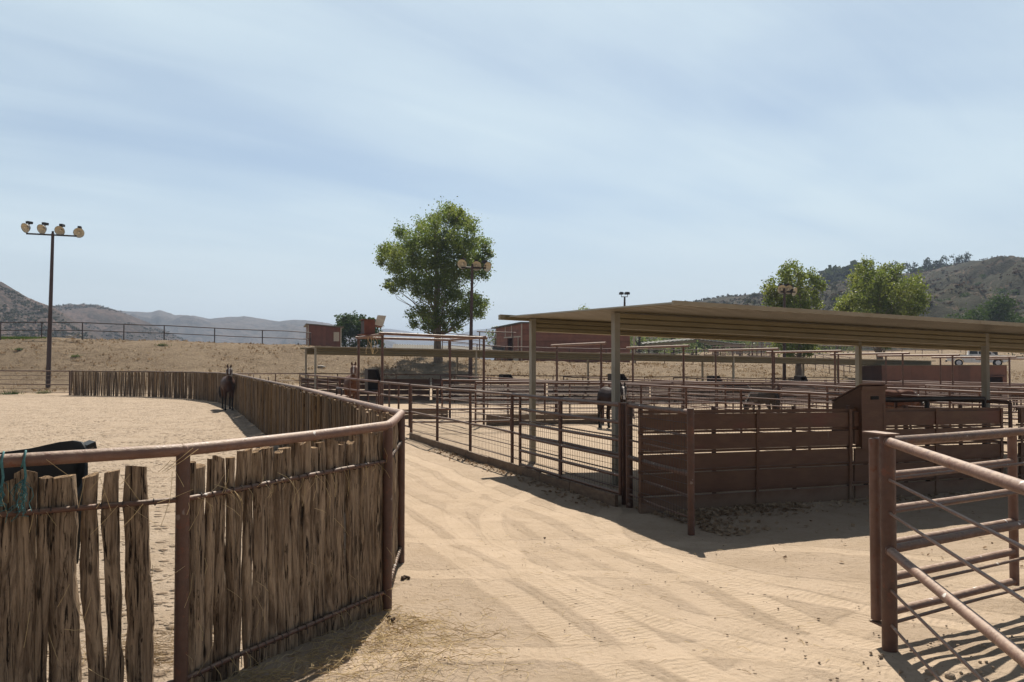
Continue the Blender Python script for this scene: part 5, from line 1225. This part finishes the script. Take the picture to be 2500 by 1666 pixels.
    ca.data.foreach_set('color', cols); me.polygons.foreach_set('use_smooth', [True] * len(me.polygons)); me.materials.clear(); me.materials.append(M['horse'])
    bo = bpy.data.objects.new('body', me); COL.objects.link(bo); bo.parent = t
    def child(mb, nm, m, par=None):
        off = t.location.copy(); t.location = (0, 0, 0); o_ = mb.obj(nm, m, par or t); t.location = off; return o_
    # mane along the crest, forelock
    mb = MB()
    for i in range(len(neck) - 1):
        for k in range(9):
            f = k / 9; x = lerp(neck[i][0], neck[i + 1][0], f); z = lerp(neck[i][1], neck[i + 1][1], f); hh = lerp(neck[i][2], neck[i + 1][2], f)
            tn = (nk(neck[i + 1][0], neck[i + 1][1]) - nk(neck[i][0], neck[i][1])).normalized(); u = tn.cross(side).normalized()
            u = -u if u.z < 0 and pose != 'graze' else u
            if pose == 'graze' and u.dot(Vector((0, 0, 1))) < 0: u = -u
            if i == 0 and f < .4: continue
            p = nk(x, z) + u * (hh * .93); sd_ = side * (1 if R.random() < .8 else -1); mb.tube([p, p + sd_ * .06 + u * .03, p + sd_ * .12 - u * .10 * 1, p + sd_ * .12 - u * .2], [.022, .026, .02, .005], 5)
    child(mb, 'mane', M[hairm])
    mb = MB(); tx = -.90
    for k in range(16):
        s = R.uniform(-.05, .05); w = tail_swing + R.uniform(-.03, .03); e_ = R.uniform(.42, .62); mb.tube([(tx + .02, s * .4, 1.34), (tx - .09, s + w * .3, 1.24), (tx - .12, s * 1.3 + w, .95), (tx - .09, s * 1.2 + w * 1.1, .72), (tx - .05, s + w, e_)], [.03, .036, .036, .03, .006], 6)
    child(mb, 'tail', M[hairm])
    mb = MB()
    for s in (-1, 1): h1 = head[1]; mb.ball(nk(h1[0] + .058, h1[1] + .0, s * .104), .020, 8, 6)
    child(mb, 'eyes', M['glass'])
    if halter:
        mb = MB()
        for f in (.62, .68):
            i = 2; x, z = lerp(head[2][0], head[3][0], (f - .45) * 3), lerp(head[2][1], head[3][1], (f - .45) * 3); 
        c = nk(*[lerp(head[2][j], head[3][j], .75) for j in (0, 1)]); mb.tube(oval(c, ax_, .115, .09, side, 16), .013, 5, closed=True)
        for s in (-1, 1): mb.tube([c + side * s * .088, nk(head[1][0] - .03, head[1][1], s * .108), nk(head[0][0], head[0][1], s * .09)], .012, 5)
        child(mb, 'halter', M['halter'])
    t.rotation_euler = (0, 0, yaw); t.scale = (scale,) * 3
    return t
def hp(px, Y): p = onG(px, Y); return p
R.seed(31)
bay, blk = (.050, .021, .013), (.009, .007, .006)
horse('dark bay horse in a halter standing in the arena by the stake fence', hp(557, 35.6), rad(-65), 1.0, bay, blk, 'stand', rad(-6), (.15, .55), halter=True, tail_swing=-.20)
horse('chestnut horse with a white blaze and pale muzzle, looking out by the left arch post', hp(860, 33.6), rad(-72), 1.06, (.105, .042, .02), (.17, .10, .065), 'stand', rad(-8), (.12, .6), 'hair_red', True)
horse('dark bay horse with a white blaze, half hidden behind the near roof post', hp(1496, 26.6), rad(-68), .93, (.020, .008, .005), (.008, .007, .006), 'low', rad(-22), (.1, .95), halter=True)
horse('chestnut horse with a dark mane, head down, right of the hay feeder', hp(2186, 27.0), rad(8), .98, (.11, .045, .026), (.03, .018, .012), 'graze', rad(5))
horse('grey brown horse in the near pens, only its back showing over the rails', hp(1862, 32), rad(112), .86, (.06, .046, .037), (.03, .024, .02), 'graze')
horse('black horse with its head above the rails beside the right lamp pole', hp(1958, 46), rad(178), .84, blk, blk, 'low', rad(4))
horse('black horse in the far pens, only its back showing', hp(1797, 45), rad(10), .9, (.02, .014, .012), blk, 'graze')
horse('brown horse with its head above the rails at the right edge', hp(2494, 43), rad(186), .86, (.07, .035, .02), blk, 'low')
horse('dark horse grazing in the far pens left of the second feed box', hp(1695, 47), rad(172), .84, (.022, .018, .016), blk, 'graze')

# ------------------------------------------------------------------ pickup truck
def truck():
    Y = 88; base = onG(2386, Y, .28); t = thing('pickup_truck', 'white extended cab pickup truck parked on the upper field', 'truck', (0, 0, 0))
    L, W = 5.9, 2.0
    # side outline: x forward, z up
    low = [(-2.95, .62), (-2.95, 1.18), (-2.93, 1.24), (-.62, 1.26), (-.58, 1.28)]
    def prism(prof, y0, y1, nm, m, par, bev=0.):
        mb = MB(); mb.extrude([Vector((x, y0, z)) for (x, z) in prof], Vector((0, y1 - y0, 0))); o_ = mb.obj(nm, m, par)
        if bev: b_ = o_.modifiers.new('b', 'BEVEL'); b_.width = bev; b_.segments = 3; b_.limit_method = 'ANGLE'
        return o_
    def arch(cx): return [(cx + .50 * math.cos(a), .42 + .50 * math.sin(a)) for a in [math.pi - k * math.pi / 10 for k in range(11)]]
    body = [(-2.95, .60), (-2.97, 1.0), (-2.93, 1.25), (-.55, 1.27), (1.25, 1.27), (2.55, 1.20), (2.86, 1.10), (2.92, .95), (2.92, .62), (2.6, .46)] + list(reversed(arch(1.9))) + [(1.3, .42), (-1.3, .42)] + list(reversed(arch(-1.8))) + [(-2.4, .50)]
    bo = prism(body, -W / 2, W / 2, 'body', M['white_paint'], t, .06)
    cab = [(-.95, 1.262), (-.88, 1.80), (-.76, 1.90), (.75, 1.92), (.95, 1.86), (1.65, 1.262)]
    cb = MB(); a = [Vector((x, -W / 2 + .06 + (z - 1.26) * .22, z)) for (x, z) in cab]; b = [Vector((x, W / 2 - .06 - (z - 1.26) * .22, z)) for (x, z) in cab]; n = len(cab)
    cb.add(a + b, [(i, (i + 1) % n, n + (i + 1) % n, n + i) for i in range(n)] + [tuple(reversed(range(n))), tuple(range(n, 2 * n))]); co_ = cb.obj('cab', M['white_paint'], t); bv = co_.modifiers.new('b', 'BEVEL'); bv.width = .05; bv.segments = 3
    def sidewin(pr, nm):
        for s in (-1, 1):
            mb = MB(); pts = [Vector((x, s * (W / 2 - .06 - (z - 1.26) * .22 + .008), z)) for (x, z) in pr]; mb.add(pts, [tuple(range(len(pts)))]); mb.obj(nm, M['glass'], co_)
    sidewin([(-.78, 1.36), (-.72, 1.76), (.0, 1.80), (.0, 1.34)], 'side_window'); sidewin([(.10, 1.34), (.10, 1.80), (.78, 1.80), (1.28, 1.36)], 'side_window')
    mb = MB(); mb.add([Vector((1.01, y * (.79), 1.82)) for y in (-1, 1)] + [Vector((1.60, y * .88, 1.32)) for y in (1, -1)], [(0, 1, 2, 3)]); w_ = mb.obj('windshield', M['glass'], co_); w_.location.x += .02; w_.location.z += .012
    mb = MB(); mb.box((-1.95, 0, 1.245), (1.85, 1.7, .08)); mb.obj('bed_shade', M['dark'], t)  # dark slab on the solid body, painted shade of an open bed
    for (cx) in (-1.8, 1.9):
        for s in (-1, 1):
            mb = MB(); ring = [(.26, .0), (.38, .0), (.40, .03), (.40, .22), (.38, .25), (.26, .25)]; rg = []
            for k in range(20):
                an = 2 * math.pi * k / 20; rg.append([Vector((cx + r * math.cos(an), s * (W / 2 - .02 - d), .40 + r * math.sin(an))) for (r, d) in ring])
            rg.append(rg[0]); mb.loft(rg, False); wh = mb.obj('wheel', M['tyre'], t)
            mb = MB(); mb.tube([(cx, s * (W / 2 - .06), .40), (cx, s * (W / 2 - .2), .40)], .25, 16); mb.tube([(cx, s * (W / 2 - .03), .40), (cx, s * (W / 2 - .08), .40)], .09, 10); mb.obj('rim', M['chrome'], wh)
    mb = MB(); mb.box((2.97, 0, .58), (.16, 1.98, .26)); o_ = mb.obj('bumper', M['chrome'], t); bv = o_.modifiers.new('b', 'BEVEL'); bv.width = .03
    mb = MB(); mb.box((-3.02, 0, .60), (.16, 1.9, .2)); mb.obj('bumper', M['steel_black'], t)
    mb = MB(); mb.box((2.915, 0, .92), (.04, 1.15, .26)); mb.obj('grille', M['dark'], t); mb = MB(); mb.box((2.94, 0, .92), (.03, 1.2, .05)); mb.obj('grille_bar', M['chrome'], t)
    for s in (-1, 1):
        mb = MB(); mb.box((2.86, s * .80, .95), (.14, .36, .24)); o_ = mb.obj('headlight', M['chrome'], t); bv = o_.modifiers.new('b', 'BEVEL'); bv.width = .04
        mb = MB(); mb.box((-2.95, s * .90, 1.02), (.06, .16, .34)); mb.obj('tail_light', M['red_lens'], t)
        mb = MB(); mb.box((1.15, s * 1.12, 1.42), (.12, .22, .24)); mb.tube([(1.15, s * .95, 1.36), (1.15, s * 1.1, 1.38)], .03, 6); mb.obj('mirror', M['steel_black'], t)
        mb = MB(); mb.box((.02, s * (W / 2 + .012), 1.08), (.2, .03, .04)); mb.obj('door_handle', M['steel_black'], t)
        mb = MB()
        for x in (-.57, .16, 1.25): mb.box((x, s * (W / 2 + .002), .85), (.012, .006, .8))
        mb.obj('door_seam', M['dark'], t)
    t.location = base + Vector((0, 0, .0)); t.rotation_euler = (0, 0, rad(-27))
truck()

# ------------------------------------------------------------------ litter, straw, stones
R.seed(41); mb = MB()
def lit(mb, p, s):
    n = Vector((R.gauss(0, .5), R.gauss(0, .5), 1)).normalized(); x = n.orthogonal().normalized(); x.rotate(Matrix.Rotation(R.uniform(0, 6.28), 3, n)); y = n.cross(x); c = s * R.uniform(.1, .4)
    mb.add([p - x * s * .5, p - y * s * .4 + n * c * .6, p + x * s * .5 + n * c, p + y * s * .4 + n * c * .6, p + n * c * .1], [(0, 1, 4), (1, 2, 4), (2, 3, 4), (3, 0, 4)])
def gtop(x, y):
    return gz(x, y) + .035 * noise.noise(Vector((x * .7, y * .7, 0))) + .012 * noise.noise(Vector((x * 3, y * 3, 4))) + .012
for _ in range(1700):
    k = R.random()
    if k < .55: a, b = -.12 - abs(R.gauss(0, .28)), R.uniform(.2, 9) if R.random() < .4 else R.uniform(.2, 2.6)
    elif k < .8: a, b = R.uniform(-1.7, .3), abs(R.gauss(.1, .35)) + .05
    else: a, b = R.uniform(.5, 9), -.10 - abs(R.gauss(0, .22))
    p = AB(a, b); lit(mb, Vector((p.x, p.y, gtop(p.x, p.y) - .006)), R.uniform(.035, .095))
for _ in range(120):
    p = AB(R.uniform(-4, -.3), R.uniform(0, 6)); lit(mb, Vector((p.x, p.y, gtop(p.x, p.y))), R.uniform(.03, .07))
kind(tag(mb.obj('leaf_litter', M['litter']), 'fallen dry leaves heaped along the foot of the board wall', 'leaves'), 'stuff')
mb = MB()
def strand(c, L, lift=.02):
    a = R.uniform(0, 6.28); d = Vector((math.cos(a), math.sin(a), R.gauss(0, .12))) * L; b = Vector((R.gauss(0, 1), R.gauss(0, 1), abs(R.gauss(0, 1)))) * L * .12; mb.tube([c - d * .5, c + b, c + d * .5], R.uniform(.0012, .0022), 3, False, False)
for _ in range(900):
    f = R.random(); p = SP[1].lerp(SP[2], f) + Vector((.87, -.42, 0)) * abs(R.gauss(.0, .42)) * (1.1 if f > .35 else .6); strand(Vector((p.x, p.y, gtop(p.x, p.y) + .045 * R.random())), R.uniform(.06, .22))
for _ in range(420):
    c = Vector((R.gauss(-.70, .35), R.gauss(5.75, .5), 0)); strand(Vector((c.x, c.y, gtop(c.x, c.y) + R.random() * .03)), R.uniform(.05, .2))
for _ in range(160):
    c = Vector((R.uniform(-1, 2.5), R.uniform(4, 10), 0)); strand(Vector((c.x, c.y, gtop(c.x, c.y))), R.uniform(.04, .12))
# caught in the stakes
for _ in range(150):
    i = R.choice((0, 0, 1, 1)); p = SP[i].lerp(SP[i + 1], R.uniform(.35, 1) if i == 0 else R.random()); d = (SP[i + 1] - SP[i]).normalized(); n = Vector((d.y, -d.x, 0)); z = R.choice((1.27, 1.27, R.uniform(.3, 1.2), .2)) if i else R.choice((1.27, 1.44, 1.45, R.uniform(.2, 1.2)))
    c = Vector((p.x, p.y, z)) + n * R.uniform(.02, .05); L = R.uniform(.06, .22); dd = d * R.gauss(0, .6) + Vector((0, 0, -1 if R.random() < .7 else .3)); q_ = c + dd.normalized() * L + n * R.uniform(0, .05); mb.tube([c, c.lerp(q_, .5) + n * .02, q_], R.uniform(.0012, .002), 3, False, False)
kind(tag(mb.obj('straw', M['straw']), 'loose hay and straw round the foot of the stake fence', 'straw'), 'stuff')
mb = MB()
for _ in range(500):
    c = Vector((R.gauss(-2.55, .3), R.gauss(5.75, .22), 0)); a = R.uniform(0, 6.28); L = R.uniform(.05, .16); d = Vector((math.cos(a), math.sin(a), R.gauss(.1, .2))) * L; z = gtop(c.x, c.y) + R.random() * .05; mb.tube([(c.x, c.y, z), (c.x + d.x, c.y + d.y, z + abs(d.z))], .0018, 3, False, False)
kind(tag(mb.obj('hay', M['drygrass']), 'small scatter of pale hay inside the stake fence', 'hay'), 'stuff')
proto = None
for (px, py, s, lab) in ((2259, 1648, .05, 'brown angular stone by the bottom edge, left of the panel rods'), (2308, 1655, .055, 'pale stone half in the rail shadow at the bottom edge'), (2292, 1637, .032, 'small flat stone in the gate shadow stripes'), (2375, 1648, .036, 'small upright stone between the shadow stripes'), (2188, 1643, .026, 'small stone left of the panel foot near the bottom edge'), (2460, 1634, .04, 'flat pale chip under the lowest shadow stripe')):
    Y = FL * CAMH / (py - HZ); c = Vector(((px - CX) / FL * Y, Y, 0)); c.z = gtop(c.x, c.y) + s * .1 + .03; mb = MB(); mb.ball(c, s * .62, 8, 6, .9, .6); tag(mb.obj('stone', M['stone']), lab, 'stone', 'stones by the foreground gate')
for (px, py, s, lab) in ((993, 1418, .038, 'dark round clod of dung on the road beside the fence corner'), (965, 1516, .034, 'flat dark clod at the foot of the fence corner post'), (1330, 1316, .02, 'tiny dark clod in the middle of the road'), (805, 1033, .0, '')):
    if not s: continue
    Y = FL * CAMH / (py - HZ); c = Vector(((px - CX) / FL * Y, Y, 0)); c.z = gtop(c.x, c.y) + s * .3 + .02; mb = MB()
    for k in range(6): mb.ball(c + Vector((R.gauss(0, s * .5), R.gauss(0, s * .5), abs(R.gauss(0, s * .2)))), s * R.uniform(.35, .6), 7, 5, .8, .8)
    tag(mb.obj('dung', M['dung']), lab, 'dung')

R.seed(77); mb = MB()
for _ in range(230):
    x, y = R.gauss(3.3, .8), R.gauss(5.2, .7)
    if x < 1.6: continue
    s_ = R.uniform(.004, .014) if R.random() < .93 else R.uniform(.014, .024); c = Vector((x, y, gtop(x, y) + .045 * math.exp(-((x - 3.4) ** 2 / 1.4 + (y - 5.1) ** 2 / .6)) + s_ * .3)); mb.ball(c, s_, 5, 3, .9, .7)
kind(tag(mb.obj('gravel', M['stone']), 'small pebbles scattered round the foot of the foreground gate', 'gravel'), 'stuff')
mb = MB()
for _ in range(150):
    x, y = R.uniform(-1, 4.5), R.uniform(3.6, 10); 
    if fence_side(x, y) > -.15: continue
    s_ = R.uniform(.003, .009); c = Vector((x, y, gtop(x, y) + s_ * .2)); mb.ball(c, s_, 5, 3, .9, .6)
kind(tag(mb.obj('debris', M['bark']), 'dark crumbs of dung and bark strewn over the road', 'debris'), 'stuff')

# ------------------------------------------------------------------ sun, sky, haze, camera
SUN_EL = rad(53.5); SUN_AZ = math.atan(.123)
sd = Vector((math.sin(SUN_AZ) * math.cos(SUN_EL), math.cos(SUN_AZ) * math.cos(SUN_EL), math.sin(SUN_EL)))
ld = bpy.data.lights.new('sun', 'SUN'); ld.energy = 4.5; ld.angle = rad(.5); ld.color = (1, .92, .80)
lo = bpy.data.objects.new('sun', ld); COL.objects.link(lo); lo.rotation_euler = sd.to_track_quat('Z', 'Y').to_euler(); lo.location = sd * 50
w = bpy.data.worlds.new('World'); sc.world = w; w.use_nodes = True; g = NG(w); bg = g.n['Background']
sky = g.new('ShaderNodeTexSky'); sky.sky_type = 'NISHITA'; sky.sun_disc = False; sky.sun_elevation = SUN_EL; sky.sun_rotation = SUN_AZ; sky.air_density = 1.0; sky.dust_density = .5; sky.ozone_density = 1.6
tc = g.new('ShaderNodeTexCoord'); sp = g.new('ShaderNodeSeparateXYZ'); g.l.new(tc.outputs['Generated'], sp.inputs[0])
zz = g.m('MAXIMUM', sp.outputs[2], 0.); den = g.m('ADD', zz, .13); cb = g.new('ShaderNodeCombineXYZ'); g.put(cb.inputs[0], g.m('DIVIDE', sp.outputs[0], den)); g.put(cb.inputs[1], g.m('DIVIDE', sp.outputs[1], den))
def cm(rz, sx, sy, ox):
    mp = g.new('ShaderNodeMapping'); mp.vector_type = 'TEXTURE'; mp.inputs['Rotation'].default_value = (0, 0, rz); mp.inputs['Scale'].default_value = (1 / sx, 1 / sy, 1); mp.inputs['Location'].default_value = (ox, 0, 0); g.l.new(cb.outputs[0], mp.inputs[0]); return mp.outputs[0]
c1 = g.noise(cm(rad(32), .45, 1.1, 3.1), 1.0, 5, .5, .4); c2 = g.noise(cm(rad(38), .5, 3.0, 7.), 1.4, 8, .6, .8); c3 = g.noise(cm(0, .6, .6, 1.2), .9, 3, .5)
cl = g.m('ADD', g.m('MULTIPLY', c1, .5), g.m('ADD', g.m('MULTIPLY', c2, .15), g.m('MULTIPLY', c3, .45)))
cl = g.mr(cl, .38, .70)
hz = g.mr(zz, .22, .0)
CLOUD = (7.7, 9.1, 9.7)
dn = g.new('ShaderNodeVectorMath', operation='DOT_PRODUCT'); g.l.new(tc.outputs['Generated'], dn.inputs[0]); dn.inputs[1].default_value = tuple(sd); fwd = g.m('MULTIPLY', g.mr(dn.outputs['Value'], -.2, .7), g.mr(zz, .85, .5))

shs = g.new('ShaderNodeHueSaturation'); g.l.new(sky.outputs[0], shs.inputs['Color']); g.put(shs.inputs['Saturation'], g.m('MULTIPLY_ADD', fwd, .58, .42)); g.put(shs.inputs['Value'], g.m('MULTIPLY_ADD', fwd, .62, .36))
col = g.mix(g.m('MULTIPLY', g.m('MULTIPLY_ADD', cl, .60, .28), fwd), shs.outputs[0], CLOUD)
col = g.mix(g.m('MULTIPLY', g.m('MULTIPLY', hz, .8), fwd), col, (7.6, 8.5, 9.0))
g.put(bg.inputs[0], col); bg.inputs[1].default_value = .055
hzm = bpy.data.materials.new('air haze'); hzm.use_nodes = True; hn = hzm.node_tree; hn.nodes.remove(hn.nodes['Principled BSDF'])
pv = hn.nodes.new('ShaderNodeVolumePrincipled'); pv.inputs['Color'].default_value = (.62, .76, 1., 1); pv.inputs['Density'].default_value = HAZE_D; pv.inputs['Anisotropy'].default_value = .0
hn.links.new(pv.outputs[0], hn.nodes['Material Output'].inputs['Volume'])
if HAZE_D > 0:
    mb = MB(); mb.box((0, 0, 73.5), (18200, 18200, 173)); kind(mb.obj('haze', hzm), 'stuff')
cd = bpy.data.cameras.new('camera'); cd.sensor_fit = 'HORIZONTAL'; cd.sensor_width = 36; cd.lens = FL / 2500 * 36; cd.clip_start = .05; cd.clip_end = 30000
cam = bpy.data.objects.new('camera', cd); COL.objects.link(cam); cam.location = (0, 0, CAMH); cam.rotation_euler = (math.pi / 2 + PITCH, 0, 0); sc.camera = cam
sc.view_settings.view_transform = 'Standard'; sc.view_settings.look = 'None'; sc.view_settings.exposure = EXPO; sc.view_settings.gamma = 1
sc.cycles.use_denoising = True; sc.cycles.max_bounces = 8; sc.cycles.diffuse_bounces = 3; sc.cycles.transparent_max_bounces = 8; sc.cycles.volume_bounces = 0
sc.cycles.use_adaptive_sampling = True
